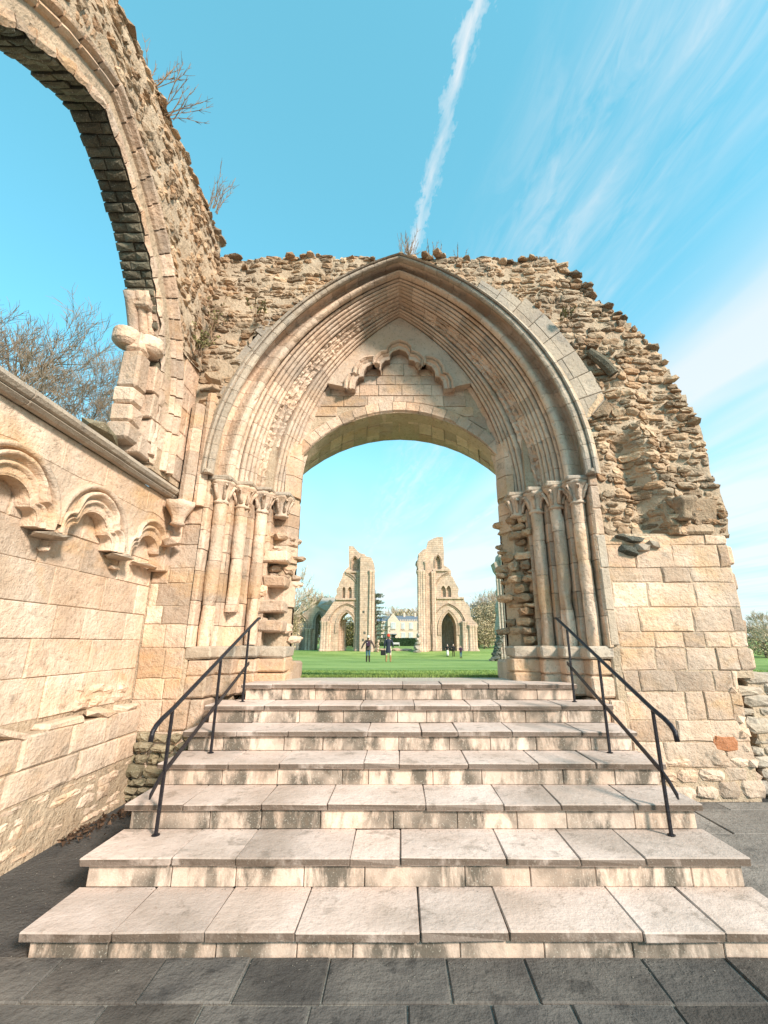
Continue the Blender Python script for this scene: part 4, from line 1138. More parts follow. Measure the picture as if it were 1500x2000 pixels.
# right tower
zb = terrain(8, 75)
tr = thing('ruined_tower', 'tall ruined church pier on the right of the lawn with dark shafted archway', 'ruin', (8, 75, zb))
crest = ragged(P2(c7([(190, 640), (170, 480), (200, 380), (270, 320), (340, 210), (400, 160), (460, 125), (535, 130)]), D), .14)
stepd = ragged(P2(c7([(552, 530), (625, 570), (640, 620), (715, 800), (750, 870), (755, 980), (830, 995), (840, 1040), (910, 1120), (930, 1240), (1000, 1360), (1000, 1600), (1030, 1760)]), D), .14)
o_r = P2(c7([(215, 1780), (205, 1000)]), D) + crest + P2(c7([(550, 330)]), D) + stepd
op = px_arch(790 + 525 * .14, 790 + 735 * .14, 1030 + 1790 * .14, 1030 + 1185 * .14, 1030 + 1400 * .14, D)
la = px_arch(790 + 435 * .14, 790 + 505 * .14, 1030 + 600 * .14, 1030 + 395 * .14, 1030 + 470 * .14, D)
f1 = px_arch(790 + 512 * .14, 790 + 580 * .14, 1030 + 985 * .14, 1030 + 812 * .14, 1030 + 880 * .14, D)
f2 = px_arch(790 + 588 * .14, 790 + 655 * .14, 1030 + 985 * .14, 1030 + 812 * .14, 1030 + 880 * .14, D)
opening = arch_outline(*op[:2], op[2], op[3], op[4])
i_ = len(o_r)
plate([o_r, opening, arch_outline(*la), arch_outline(*f1), arch_outline(*f2)], PLANE(D), -.5, 0).build('facing', 'far', tr)
plate([o_r, opening], PLANE(D), -3.4, -.52).build('wall_core', 'far', tr)
hood_band(tr, op[0], op[1], op[3], op[4], D, .55, .18)
hood_band(tr, op[0], op[1] + 1.35, op[3] + .2, op[4] + 1.0, D, .30, .25)
hood_band(tr, la[0], la[1], la[3], la[4], D, .22, .15)
ba = px_arch(850, 905, 1168, 1122, 1160, D); hood_band(tr, ba[0], ba[1], ba[3], ba[4], D, .5, .28, halves=(-1,))
course(tr, 845, 877, 1114.5, D, .35, .3); course(tr, 852, 906, 1168.5, D, .35, .3)
pl_ = P2(c7([(215, 1780), (190, 640), (172, 480), (205, 390), (275, 340), (300, 640), (310, 1780)]), D)
plate([ragged(pl_[:4], .05) + pl_[4:]], PLANE(D), -2.5, 1.1).build('crossing_pier', 'far', tr)
shafts(tr, [819, 823, 828], 1273, 1118, D, .28, 1.25); shafts(tr, [833], 1273, 1100, D, .22, 1.1)
shafts(tr, [847, 851], 1273, 1118, D, .22, .2); shafts(tr, [906, 910, 914], 1273, 1215, D, .24, .4); shafts(tr, [919, 924, 929], 1273, 1222, D, .30, .6)
mb = MB(); q0, q1 = at(913, 1275, D), at(936, 1275, D); mb.box(q0.x, q1.x, D - 1.0, D + 1, q0.z - .6, q0.z + .6, .25, .5); mb.build('pier_base', 'far', tr)
bw = MB(); q0, q1 = at(855, 1276, D), at(900, 1276, D); bw.box(q0.x, q1.x, D + 5.0, D + 6, q0.z - .5, at(870, 1190, D).z, .1, .4); bw.build('back_wall', 'far_grey', tr)
for k in range(9):
    x = op[0] - op[1] + 2 * op[1] * (k + .5) / 9; mb = MB(); mb.lathe((x, D + 4.8, zb - .3), [(.2, 0), (.16, .6), (.16, 4.0 + U(0, 1.0)), (.28, 5.3), (.14, 5.6), (.14, 9)], 8); mb.build('pier_shaft', 'far_grey', tr, smooth=True)
mb = MB()
for s_ in (-1, 1): mb.grid([[(op[0] + s_ * (op[1] + .02), D + y, z) for y in (.4, 5)] for z in (zb - .3, op[3] + .5)])
mb.build('passage_side', 'far_grey', tr)
# left tower
tl = thing('ruined_tower', 'tall ruined church pier on the left of the lawn with open arch at its foot', 'ruin', (-8, 75, terrain(-8, 75)))
crest = ragged(P2(c6([(600, 270), (660, 262), (740, 330), (830, 400), (860, 430), (930, 450), (960, 510), (968, 660)]), D), .13)
lft = ragged(P2(c6([(165, 1840), (215, 1400), (215, 1310), (290, 1210), (350, 1140), (410, 1060), (415, 900), (470, 820), (500, 720), (560, 620), (602, 570)]), D), .14)
o_l = lft + crest + P2(c6([(962, 1840)]), D)
op = px_arch(600 + 435 * .135, 600 + 665 * .135, 1030 + 1860 * .135, 1030 + 1230 * .135, 1030 + 1420 * .135, D)
la = px_arch(600 + 648 * .135, 600 + 722 * .135, 1030 + 640 * .135, 1030 + 425 * .135, 1030 + 500 * .135, D)
f1 = px_arch(600 + 503 * .135, 600 + 548 * .135, 1030 + 1032 * .135, 1030 + 858 * .135, 1030 + 905 * .135, D)
f2 = px_arch(600 + 583 * .135, 600 + 642 * .135, 1030 + 1032 * .135, 1030 + 858 * .135, 1030 + 915 * .135, D)
plate([o_l, arch_outline(*op), arch_outline(*la), arch_outline(*f1), arch_outline(*f2)], PLANE(D), -.5, 0).build('facing', 'far', tl)
plate([o_l, arch_outline(*op)], PLANE(D), -3.0, -.52).build('wall_core', 'far', tl)
hood_band(tl, op[0], op[1], op[3], op[4], D, .5, .18); hood_band(tl, op[0], op[1] + 1.3, op[3] + .2, op[4] + 1.0, D, .30, .25); hood_band(tl, la[0], la[1], la[3], la[4], D, .22, .15)
ba = px_arch(648, 700, 1168, 1122, 1160, D); hood_band(tl, ba[0], ba[1], ba[3], ba[4], D, .5, .28, halves=(1,))
course(tl, 676, 704, 1117.5, D, .35, .3); course(tl, 656, 698, 1170.5, D, .35, .3)
pl_ = P2(c6([(765, 1840), (775, 600), (780, 420), (860, 435), (930, 455), (958, 515), (966, 660), (960, 1840)]), D)
plate([pl_[:2] + ragged(pl_[2:7], .05) + pl_[7:]], PLANE(D), -2.5, 1.2).build('crossing_pier', 'far', tl)
shafts(tl, [722, 727], 1273, 1118, D, .24, 1.3); shafts(tl, [696, 700], 1273, 1118, D, .22, .25); shafts(tl, [628, 633, 638], 1273, 1214, D, .3, .5); shafts(tl, [643], 1273, 1218, D, .22, .3)
shafts(tl, [663, 667, 672], 1272, 1212, D + 2.6, .25, .2)
for (u, v) in ((710, 1195), (722, 1193), (712, 1236), (709, 1250)):                         # putlog holes: no recess cut, dark blocks stand in for their shade
    q = at(u, v, D - 1.2); mb = MB(); mb.box(q.x - .18, q.x + .18, D - 1.24, D - 1.1, q.z - .2, q.z + .2, .02, .0); mb.build('putlog_hole_shade', 'dark_rock', tl)
# transept remains, further left
D2 = 84.0
tt = thing('transept_ruin', 'low brown roofless ruin with gabled doorway at far left of lawn', 'ruin', (-19, D2, terrain(-19, D2)))
o_t = ragged(P2([(540, 1280), (540, 1190), (575, 1195), (588, 1200), (600, 1190), (612, 1180), (622, 1184), (634, 1178), (646, 1172), (652, 1180), (652, 1280)], D2), .12)
dr = px_arch(613, 626, 1278, 1198, 1215, D2); wi = px_arch(576, 596, 1276, 1206, 1225, D2)
plate([o_t, arch_outline(*dr)], PLANE(D2), -3, -.5).build('wall_core', 'far_grey', tt); plate([o_t, arch_outline(*dr), arch_outline(*wi)], PLANE(D2), -.5, 0).build('facing', 'far', tt)
hood_band(tt, dr[0], dr[1], dr[3], dr[4], D2, .5, .3, mat='far_grey'); hood_band(tt, wi[0], wi[1], wi[3], wi[4], D2, .5, .3)
mb = MB(); a, b, c = at(620, 1184, D2), at(655, 1182, D2), at(655, 1198, D2); mb.add([(a.x, D2 - .3, a.z), (b.x, D2 - .3, b.z), (c.x, D2 - .3, c.z - .5), (a.x, D2 + 5, a.z + 2), (b.x, D2 + 5, b.z + 2), (c.x, D2 + 5, c.z)], [(0, 1, 2), (0, 3, 4, 1), (1, 4, 5, 2), (3, 5, 4)]); mb.build('roof', 'far_grey', tt)
shafts(tt, [572, 577, 582, 598, 604], 1275, 1228, D2, .28, .4)
# nave wall fragment on the right, nearer
D3 = 42.0
tn = thing('nave_wall_fragment', 'grey ruined nave wall fragment at the right edge of the doorway view', 'ruin', (9.6, D3, terrain(9.6, D3)))
o_n = ragged(P2([(975, 1292), (975, 1120), (968, 1112), (966, 1100), (972, 1095), (974, 1083), (980, 1076), (990, 1070), (1030, 1060), (1040, 1292)], D3), .07, .4)
plate([o_n], PLANE(D3), -1.6, 0).build('wall_core', 'far_grey', tn)
shafts(tn, [979, 985], 1286, 1110, D3, .10, .25, 'far_grey'); shafts(tn, [992], 1286, 1090, D3, .16, .2, 'far_grey')
for k in range(26):
    v = 1288 - k * 2.0; q = at(968 + k * .42 + U(-3, 2), v, D3 - .5); rock(q, U(.25, .45), .5, U(.15, .3)).build('rubble_stone', 'dark_rock', tn)
for (u, v, s_) in ((961, 1289, .3), (964, 1286, .3), (970, 1284, .35)): rock(at(u, v, D3 - 1), s_, s_, s_ * .6).build('rubble_stone', 'dark_rock', tn)
# loose stumps of masonry
def stump(u0, u1, v0, v1, Dd, label, mat):
    a, b = at(u0, v0, Dd), at(u1, v1, Dd); t = thing('masonry_stump', label, 'stone stump', ((a.x + b.x) / 2, Dd, a.z))
    n = 5
    for k in range(n):
        wv = (b.x - a.x) * (1 - .13 * k); z = a.z + (b.z - a.z) * (k + .3) / n
        rock(((a.x + b.x) / 2 + U(-.1, .15) + .06 * k, Dd, z), wv * .62, .7, (b.z - a.z) / n * .95, U(.2, .9), .1).build('rubble_stone', mat, t)
stump(806, 820, 1274, 1236, 73, 'craggy dark masonry stump at the foot of the right pier', 'far_grey')
stump(731, 739, 1273, 1249, 73.5, 'short pale masonry stump at the foot of the left pier', 'far')
for i, (u, wd) in enumerate(((747, 1.2), (757, .9), (775, .7), (792, 1.4))):
    q = at(u, 1271, 76); t = thing('foundation_stone', ['long flat foundation stone between the two piers, leftmost', 'second foundation stone from the left between the piers', 'pale squarish foundation stone in the middle of the gap between piers', 'long flat foundation stone nearest the right pier'][i], 'stone', (q.x, 76, q.z), 'foundation stones between the piers')
    rock((q.x, 76, terrain(q.x, 76) + .2), wd, .5, .35 if i != 2 else .55, .7, .05).build('rubble_stone', 'far', t)

# ------------------------------------------------------------------ country house, hedge, bench
DH = 135.0
hz_ = terrain(0, DH)
ho = thing('country_house', 'pale stone country house with slate roof and battlements behind the hedge', 'house', (2, DH, hz_))
def hb(u0, u1, v0, v1, y0, y1, name, mat, parent, b=.05):
    a, c = at(u0, v0, DH), at(u1, v1, DH); mb = MB(); mb.box(a.x, c.x, y0, y1, a.z, c.z, b, U(.3, .7)); return mb.build(name, mat, parent)
wall = hb(744, 850, 1266, 1213, DH, DH + 10, 'wall', 'house', ho); hb(700, 745, 1266, 1216, DH + 2, DH + 11, 'wall', 'house', ho)
hb(757, 779, 1266, 1212, DH - 1.2, DH + .5, 'gabled_bay', 'house', ho)
mb = MB(); a, b, c = at(757, 1212, DH), at(779, 1212, DH), at(768, 1198, DH)
mb.add([(a.x, DH - 1.2, a.z), (b.x, DH - 1.2, b.z), (c.x, DH - 1.2, c.z), (a.x, DH + 5, a.z), (b.x, DH + 5, b.z), (c.x, DH + 5, c.z)], [(0, 1, 2), (3, 5, 4), (0, 2, 5, 3), (1, 4, 5, 2)]); mb.build('gable', 'house', ho)
for u0, u1, ya in ((745, 850, DH + .6), (700, 745, DH + 2.5)):
    mb = MB(); a, b = at(u0, 1213, DH), at(u1, 1201, DH); mb.add([(a.x, ya, a.z), (b.x, ya, a.z), (b.x, ya + 4.5, b.z), (a.x, ya + 4.5, b.z), (a.x, ya + 9, a.z), (b.x, ya + 9, a.z)], [(0, 1, 2, 3), (3, 2, 5, 4), (0, 3, 4), (1, 5, 2)])
    rf = mb.build('roof', 'slate', ho)
    for uc in ((790, 812) if u0 == 745 else (712, 733)):
        a, b = at(uc - 2, 1206, DH), at(uc + 2, 1195, DH); mb = MB(); mb.box(a.x, b.x, ya + 3.8, ya + 5.2, a.z, b.z, .06); mb.build('chimney', 'house', rf)
for k in range(15):
    u = 781 + k * 3.4; hb(u, u + 1.9, 1213, 1210, DH - .15, DH + .4, 'merlon', 'house', ho)
def win(u0, u1, v0, v1, y, mat='glass'):
    f = hb(u0 - .6, u1 + .6, v0 + .6, v1 - .6, y - .14, y + .1, 'window', 'white', ho, .03)
    hb(u0, u1, v0, v1, y - .18, y - .15, 'pane', mat, f, .01)
    um = (u0 + u1) / 2; hb(um - .25, um + .25, v0, v1, y - .24, y - .185, 'glazing_bar', 'white', f, .01)
    hb(u0 - 1, u1 + 1, v0 + 1.6, v0 + .7, y - .3, y + .1, 'sill', 'house', f, .02)
for u in (784, 800, 816): win(u, u + 6, 1228, 1217, DH)
for u in (784, 799, 816): win(u, u + 7, 1250, 1236, DH)
win(764, 772, 1228, 1217, DH - 1.2); win(748, 753, 1228, 1218, DH); win(748, 753, 1250, 1238, DH, 'darkglass')
dr_ = hb(765, 772, 1262, 1241, DH - 1.5, DH - 1.22, 'door', 'darkglass', ho); hb(762, 775, 1240, 1238, DH - 2.3, DH - 1.22, 'porch_roof', 'slate', ho)
for u in (762.5, 774): hb(u, u + 1, 1262, 1240, DH - 2.2, DH - 1.9, 'porch_post', 'house', ho, .02)
hb(744, 757, 1232, 1231, DH - .12, DH + .1, 'string_course', 'house', ho, .02); hb(779, 850, 1232, 1231, DH - .12, DH + .1, 'string_course', 'house', ho, .02)

def leaf_cloud(mb, fn, n, size, tint=(0, 1), up=0.0):
    for _ in range(n):
        p = fn(); s_ = size * U(.6, 1.4)
        a = Vector((U(-1, 1), U(-1, 1), U(-1, 1) + up)).normalized(); b = a.cross(Vector((U(-1, 1), U(-1, 1), U(-1, 1)))).normalized()
        mb.add([p + a * s_, p - a * s_ * .5 + b * s_ * .7, p - a * s_ * .5 - b * s_ * .7], [(0, 1, 2)], U(*tint))
DG = 118.0
for i, (u0, u1, lab) in enumerate(((660, 700, 'dark clipped hedge seen through the left pier arch'), (738, 822, 'long dark clipped hedge in front of the house'))):
    a, b = at(u0, 1262, DG), at(u1, 1246, DG); zt = terrain(0, DG)
    h = thing('clipped_hedge', lab, 'hedge', ((a.x + b.x) / 2, DG, zt), 'clipped hedges')
    mb = MB(); mb.box(a.x, b.x, DG, DG + 1.6, zt - .1, b.z, .15, .4); mb.build('hedge_body', 'hedge', h)
    mb = MB(); leaf_cloud(mb, lambda: Vector((U(a.x, b.x), DG - .05 + (0 if U(0, 1) < .8 else U(0, 1.6)), U(zt, b.z + .05))), 2500, .13); mb.build('leaves', 'hedge', h)['kind'] = 'stuff'
q = at(773.5, 1262, 112); zq = terrain(q.x, 112)
be = thing('garden_bench', 'small white garden bench in front of the hedge', 'bench', (q.x, 112, zq))
for k in range(3): mb = MB(); mb.box(q.x - .85, q.x + .85, 111.7 + .15 * k, 111.83 + .15 * k, zq + .42, zq + .46, .01); mb.build('seat_slat', 'white', be)
for k in range(3): mb = MB(); mb.box(q.x - .85, q.x + .85, 112.2, 112.24, zq + .55 + .14 * k, zq + .66 + .14 * k, .01); mb.build('back_slat', 'white', be)
for sx in (-1, 1):
    for yy in (111.72, 112.2): mb = MB(); mb.box(q.x + sx * .8 - .04, q.x + sx * .8 + .04, yy, yy + .07, zq - .02, zq + (.6 if yy < 112 else .95), .01); mb.build('leg', 'white', be)

# ------------------------------------------------------------------ trees
def bare_tree(seed, H, spread=1.0, levels=6, twig=.012, trunk_r=.3, k0=4, sides=4, droop=0.0):
    r = random.Random(seed); tr_, cr = MB(), MB()
    def branch(p, d, L, rad, lev):
        n = 3 if lev < 3 else 2; pts = [p]; q = p.copy(); dd = d.copy()
        for i in range(n):
            dd = (dd + Vector((r.uniform(-1, 1), r.uniform(-1, 1), r.uniform(-.4, .8) - droop * lev * .1)) * (.13 + .045 * lev)).normalized(); q = q + dd * (L / n); pts.append(q.copy())
        rads = [rad * (1 - .45 * i / n) for i in range(n + 1)]
        (tr_ if lev < 2 else cr).tube(pts, rads, max(3, sides + 2 - lev), r.uniform(.2, .9), cap=False)
        if lev >= levels: return
        kids = k0 if lev == 0 else r.choice((3, 3, 4)) if lev < levels - 1 else 4
        for c in range(kids):
            t = 1.0 if c == 0 else r.uniform(.35, 1.0) if lev else r.uniform(.55, 1.0)
            i = min(n - 1, int(t * n)); base = pts[i] + (pts[i + 1] - pts[i]) * (t * n - i if t < 1 else 1)
            ax = Vector((r.uniform(-1, 1), r.uniform(-1, 1), r.uniform(-.3, .3))).normalized()
            ang = r.uniform(.25, .8) * spread * (.5 if c == 0 else 1)
            nd = (Matrix.Rotation(ang, 3, ax) @ dd); nd.z += .06; nd.normalize()
            branch(base, nd, L * r.uniform(.58, .82), max(twig, rad * r.uniform(.42, .6)), lev + 1)
    branch(Vector((0, 0, -.3)), Vector((0, 0, 1)), H * .30, trunk_r, 0)
    top = max(v[2] for v in cr.v); k = H / top
    for m in (tr_, cr): m.v = [(x * k, y * k, z * k) for x, y, z in m.v]
    return tr_.mesh('trunk', True), cr.mesh('crown')
def plant_tree(name, meshes, loc, rz, sc, label, cat='tree', group=None, mats=('bark', 'twig')):
    t = thing(name, label, cat, loc, group, rz); t.scale = (sc, sc, sc)
    for me, nm, mt in zip(meshes, ('trunk', 'crown'), mats): link(nm, me, mt, t, True)
    return t
big = [bare_tree(5, 16, 1.1, 7, .0095, .34), bare_tree(9, 15, 1.15, 7, .0095, .30)]
for i, (u, v, Dd, k, sc, rz) in enumerate(((0, 525, 17, 0, 1.0, .4), (140, 595, 19, 1, 1.0, 2.0), (75, 590, 23, 0, 1.15, 3.6))):
    q = at(u, v, Dd); plant_tree('bare_tree', big[k], (q.x, Dd, q.z - (16 if k == 0 else 15) * sc), rz, sc,
        ['tall bare winter tree at left edge, behind the arcade wall', 'bare branching tree just left of the broken window jamb, behind the arcade wall', 'bare tree in the middle of the window gap, farthest behind the arcade wall'][i], 'tree', 'bare trees behind the side wall')
fart = [bare_tree(s_, 12, 1.05, 6, .028, .32, 4, 3) for s_ in (21, 22, 23)]
brush = [bare_tree(s_, 9, 1.25, 6, .055, .25, 5, 3) for s_ in (31, 32)]
def brush_cloud(H, W_, n, size, seed):
    mb = MB(); 
    def f():
        while True:
            p = Vector((U(-1, 1), U(-1, 1), U(-1, 1)))
            L = p.length
            if .35 < L < 1: 
                q = p * (1 + .35 * noise.noise(p * 2.2 + Vector((seed, 0, 0))))
                return Vector((q.x * W_, q.y * W_ * .8, H * .54 + q.z * H * .48))
    leaf_cloud(mb, f, n, size); return mb
far_trees = [  # u of trunk, v of top, distance, kind, label
    (556, 1098, 60, 'f', 'tall bare tree behind the left jamb of the doorway'), (588, 1150, 95, 'f', 'bare spreading tree left of the transept ruin'),
    (640, 1142, 100, 'f', 'bare tree behind the left ruined pier'), (622, 1155, 96, 'f', 'bare tree rising over the gabled doorway ruin'),
    (790, 1180, 190, 'f', 'bare tree above the roof of the house, left one'), (806, 1176, 180, 'f', 'bare tree above the roof of the house, next to the right pier'),
    (775, 1186, 200, 'f', 'small bare tree above the gable of the house'),
    (928, 1150, 115, 'f', 'bare round-headed tree right of the right pier, nearest to it'), (945, 1152, 118, 'f', 'second bare tree from the right pier'), (962, 1150, 112, 'f', 'third bare tree from the right pier'), (978, 1146, 110, 'f', 'bare tree beside the nave wall fragment'),
    (1478, 1205, 70, 'f', 'bare tree at the far right, past the end of the gateway wall'), (1496, 1188, 60, 'f', 'bare tree at the right edge of the picture')]
for i, (u, v, Dd, kd, lab) in enumerate(far_trees):
    q = at(u, v, Dd); zt = terrain(q.x, Dd); sc = (q.z - zt) / 12
    plant_tree('bare_tree', fart[i % 3], (q.x, Dd, zt), U(0, 6), sc, lab, 'tree', 'bare trees round the lawn', ('bark', 'farwood'))
far_brush = [(566, 1165, 66, 'b', 2.2, 'brown leafless thicket tree beside the left jamb'), (590, 1200, 88, 'b', 2.4, 'brown leafless thicket tree beside the transept ruin'), (612, 1168, 92, 'g', 4.0, 'pale green bushy tree behind the gabled ruin'), (640, 1165, 95, 'g', 4.0, 'pale green bushy tree behind the left pier'),
             (678, 1205, 105, 'g', 4.5, 'green bushy tree seen through the left pier arch'), (690, 1215, 108, 'b', 4, 'brown bush seen through the left pier arch'), (795, 1188, 175, 'b', 7, 'brown tree crown behind the house, left of the right pier'),
             (932, 1185, 100, 'b', 4.0, 'olive brown thicket tree nearest the right pier'), (950, 1178, 104, 'b', 5.0, 'olive brown thicket tree in the middle of the right wood'), (968, 1172, 98, 'b', 4.6, 'olive brown thicket tree next to the nave wall fragment'), (985, 1175, 100, 'b', 4.5, 'olive brown thicket tree behind the nave wall fragment'),
             (943, 1212, 92, 'b', 3.5, 'low brown thicket at the foot of the right wood'), (1485, 1230, 66, 'b', 3.5, 'low brown thicket at the far right past the gateway wall')]
for i, (u, v, Dd, kd, wd, lab) in enumerate(far_brush):
    q = at(u, v, Dd); zt = terrain(q.x, Dd); H = q.z - zt
    t = thing('thicket_tree', lab, 'tree', (q.x, Dd, zt), 'thicket trees round the lawn')
    mb = MB(); mb.tube([(0, 0, -.2), (.1, 0, H * .3), (0, .1, H * .6)], [.18, .13, .07], 6)
    for k in range(7):
        a = k * .9; mb.tube([(0, 0, H * (.2 + .05 * k)), (math.cos(a) * wd * .4, math.sin(a) * wd * .4, H * (.4 + .05 * k)), (math.cos(a) * wd * .75, math.sin(a) * wd * .7, H * (.5 + .06 * k))], [.08, .05, .02], 4)
    mb.build('trunk', 'bark', t, local=True)
    brush_cloud(H, wd, 3800, .16 * Dd / 90, i * 3.1).build('crown', 'brush' if kd == 'b' else 'weedleaf', t, local=True)
# cedar by the left pier
q = at(734, 1150, 100); zt = terrain(q.x, 100); H = q.z - zt
ce = thing('cedar_tree', 'dark layered cedar tree just right of the left ruined pier', 'tree', (q.x, 100, zt))
mb = MB(); mb.tube([(0, 0, -.3), (.05, 0, H * .5), (0, 0, H * .98)], [.45, .28, .05], 8); mb.build('trunk', 'bark', ce, local=True)
cr, br = MB(), MB()
for k in range(15):
    z = H * (.08 + .9 * (k + U(-.35, .35)) / 15); L = 3.9 * (1 - .55 * k / 15) * U(.6, 1.2)
    for j in range(6):
        a = j * 1.05 + k * .7 + U(-.2, .2); Lj = L * U(.7, 1.1); e = Vector((math.cos(a) * Lj, math.sin(a) * Lj, z + .05 * Lj))
        br.tube([(0, 0, z - .2), (e.x * .5, e.y * .5, z + .15), e], [.09, .06, .02], 4)
        def f(e=e, z=z):
            t = U(.25, 1.05); return Vector((e.x * t + U(-.45, .45), e.y * t + U(-.45, .45), z + .05 * t + U(-.30, .22) * (1.2 - t * .5)))
        leaf_cloud(cr, f, 26, .19)
br.build('branches', 'bark', ce, local=True); cr.build('crown', 'cedar', ce, local=True)

# ------------------------------------------------------------------ people
def capsule(mb, a, b, ra, rb, n=10):
    a, b = Vector(a), Vector(b); d = (b - a); L = d.length or 1e-4; d = d / L
    pts, rd = [], []
    for k in range(4):
        t = R(90 * k / 3.0); pts.append(a - d * ra * math.cos(t)); rd.append(max(.0008, ra * math.sin(t)))
    for k in range(4):
        t = R(90 * k / 3.0); pts.append(b + d * rb * math.sin(t)); rd.append(max(.0008, rb * math.cos(t)))
    mb.tube(pts, rd, n)
def chain(mb, pts, rad, n=10):
    for i in range(len(pts) - 1): capsule(mb, pts[i], pts[i + 1], rad[i], rad[i + 1], n)
def ellip(mb, c, r, n=12):
    prof = [(max(.0008, math.sin(math.pi * k / 8)), -math.cos(math.pi * k / 8)) for k in range(9)]
    o = len(mb.v); mb.lathe((0, 0, 0), prof, n)
    for i in range(o, len(mb.v)): x, y, z = mb.v[i]; mb.v[i] = (c[0] + x * r[0], c[1] + y * r[1], c[2] + z * r[2])
def fused(mb, name, mat, parent, vox):
    o = mb.build(name, mat, parent, True, True)
    m = o.modifiers.new('remesh', 'REMESH'); m.mode = 'VOXEL'; m.voxel_size = vox; m.use_smooth_shade = True
    s_ = o.modifiers.new('smooth', 'SMOOTH'); s_.factor = .5; s_.iterations = 3
    return o
def hand(mb, w, d, side):
    """palm, four fingers and a thumb hanging along d from wrist w"""
    w, d = Vector(w), Vector(d).normalized(); lat = Vector((0, 1, 0)); lat = (lat - d * lat.dot(d)).normalized()
    capsule(mb, w, w + d * .07, .026, .030, 8); capsule(mb, w + d * .03 + lat * .015, w + d * .08 + lat * .02, .018, .016, 8); capsule(mb, w + d * .03 - lat * .015, w + d * .08 - lat * .02, .018, .016, 8)
    nrm = d.cross(lat) * side
    for k, L in enumerate((.072, .080, .075, .058)):
        b = w + d * .085 + lat * (.030 - .020 * k)
        m = b + d * L * .5 + nrm * .006; chain(mb, [b, m, m + (d * .8 + nrm * .5).normalized() * L * .45], [.0095, .009, .0075], 6)
    b = w + d * .03 + lat * .034; m = b + (d * .7 + lat * .7).normalized() * .035; chain(mb, [b, m, m + d * .03], [.012, .0105, .009], 6)
def person(label, loc, rz, H, coat, coat_len, legs, boots, hat=None, hair='hair', arms=((.40, .05, .84), (-.40, .05, .84)), stance=.09, skirt=None, fine=True, vest=None):
    t = thing('person', label, 'person', loc, 'visitors on the lawn', rz); k = H / 1.68; t.scale = (k, k, k)
    vx = .0075 if fine else .014
    b = MB()
    chain(b, [(0, 0, .93), (0, .01, 1.10), (0, 0, 1.28), (0, -.01, 1.40)], [.135, .115, .135, .10]); chain(b, [(-.17, 0, 1.385), (0, 0, 1.40), (.17, 0, 1.385)], [.055, .085, .055])
    chain(b, [(0, -.01, 1.42), (0, .0, 1.52)], [.055, .05])
    ellip(b, (0, .012, 1.585), (.074, .094, .112)); ellip(b, (0, .03, 1.54), (.055, .065, .06))
    capsule(b, (0, .098, 1.575), (0, .112, 1.56), .011, .014, 6); capsule(b, (-.02, .088, 1.528), (.02, .088, 1.528), .010, .010, 6)
    for sx in (-1, 1): ellip(b, (sx * .076, .0, 1.58), (.012, .022, .032), 8)
    feet = []
    for sx in (-1, 1):
        an = (sx * (stance + .01), 0, .09)
        chain(b, [(sx * .09, 0, .92), (sx * (stance), .015, .50), an], [.092, .056, .040]); chain(b, [an, (an[0], .05, .045), (an[0] + sx * .01, .15, .03)], [.042, .040, .032]); feet.append(an)
    elbows = []
    for sx, hnd in zip((1, -1), arms):
        s0 = Vector((sx * .185, 0, 1.385)); hd = Vector(hnd); el = (s0 + hd) / 2 + Vector((sx * .03, -.05, -.01)); elbows.append((sx, s0, el, hd))
        chain(b, [s0, el, hd], [.052, .040, .027]); hand(b, hd, hd - el, sx)
    body = fused(b, 'body', 'skin', t, vx)
    for sx in (-1, 1):
        e = MB(); ellip(e, (sx * .03, .094, 1.592), (.012, .008, .009), 8); e.build('eye', 'white', body, True, True)
    # coat with sleeves
    c = MB(); hem = coat_len
    rows = [(.150, .105, hem), (.155, .112, hem + .10), (.150, .118, .95), (.140, .118, 1.08), (.165, .128, 1.25), (.175, .115, 1.36), (.10, .085, 1.43), (.066, .066, 1.46)]
    g = [[(rx * (1.14 if i < 2 else 1.06) * math.cos(2 * math.pi * q / 20), ry * 1.25 * math.sin(2 * math.pi * q / 20), z) for q in range(20)] for i, (rx, ry, z) in enumerate(rows)]
    c.grid(g, .5, True); o = len(c.v) - 160; c.f.append(tuple(o + q for q in range(20))[::-1]); c.f.append(tuple(o + 140 + q for q in range(20)))
    for sx, s0, el, hd in elbows: chain(c, [s0, el, el + (hd - el) * .93], [.070, .058, .046])
    fused(c, 'coat', coat, t, .012 if fine else .018)
    l = MB()
    for sx in (-1, 1): chain(l, [(sx * .085, 0, .93), (sx * stance, .015, .50), (sx * (stance + .01), 0, .14)], [.100, .064, .050])
    fused(l, 'trousers' if legs == 'jeans' else 'leggings', legs, t, .012)
    for sx in (-1, 1):
        m = MB(); chain(m, [(sx * stance, .01, .40 if fine else .2), (sx * (stance + .01), 0, .10)], [.066, .056]); chain(m, [(sx * (stance + .01), -.02, .05), (sx * (stance + .015), .16, .038)], [.052, .042]); fused(m, 'boot', boots, t, .012)
    if skirt:
        m = MB(); m.lathe((0, 0, .12), [(.20, 0), (.19, .3), (.15, .7), (.13, .9)], 16); m.build('skirt', skirt, t, True, True)
    m = MB(); ellip(m, (0, -.012, 1.605), (.084, .098, .108)); capsule(m, (0, -.055, 1.56), (0, -.06, 1.44), .06, .045); fused(m, 'hair', hair, t, .01)
    if hat:
        m = MB(); m.lathe((0, -.005, 1.60), [(.093, -.01), (.104, .0), (.106, .04), (.098, .06), (.096, .10), (.075, .15), (.035, .175), (.001, .18)], 18); m.build('hat', hat, t, True, True)
    return t
def feet_at(u, v, Dd):
    q = at(u, v, Dd); return (q.x, Dd, terrain(q.x, Dd))
l1 = feet_at(718.5, 1294, 31); l2 = feet_at(758.5, 1295, 31)
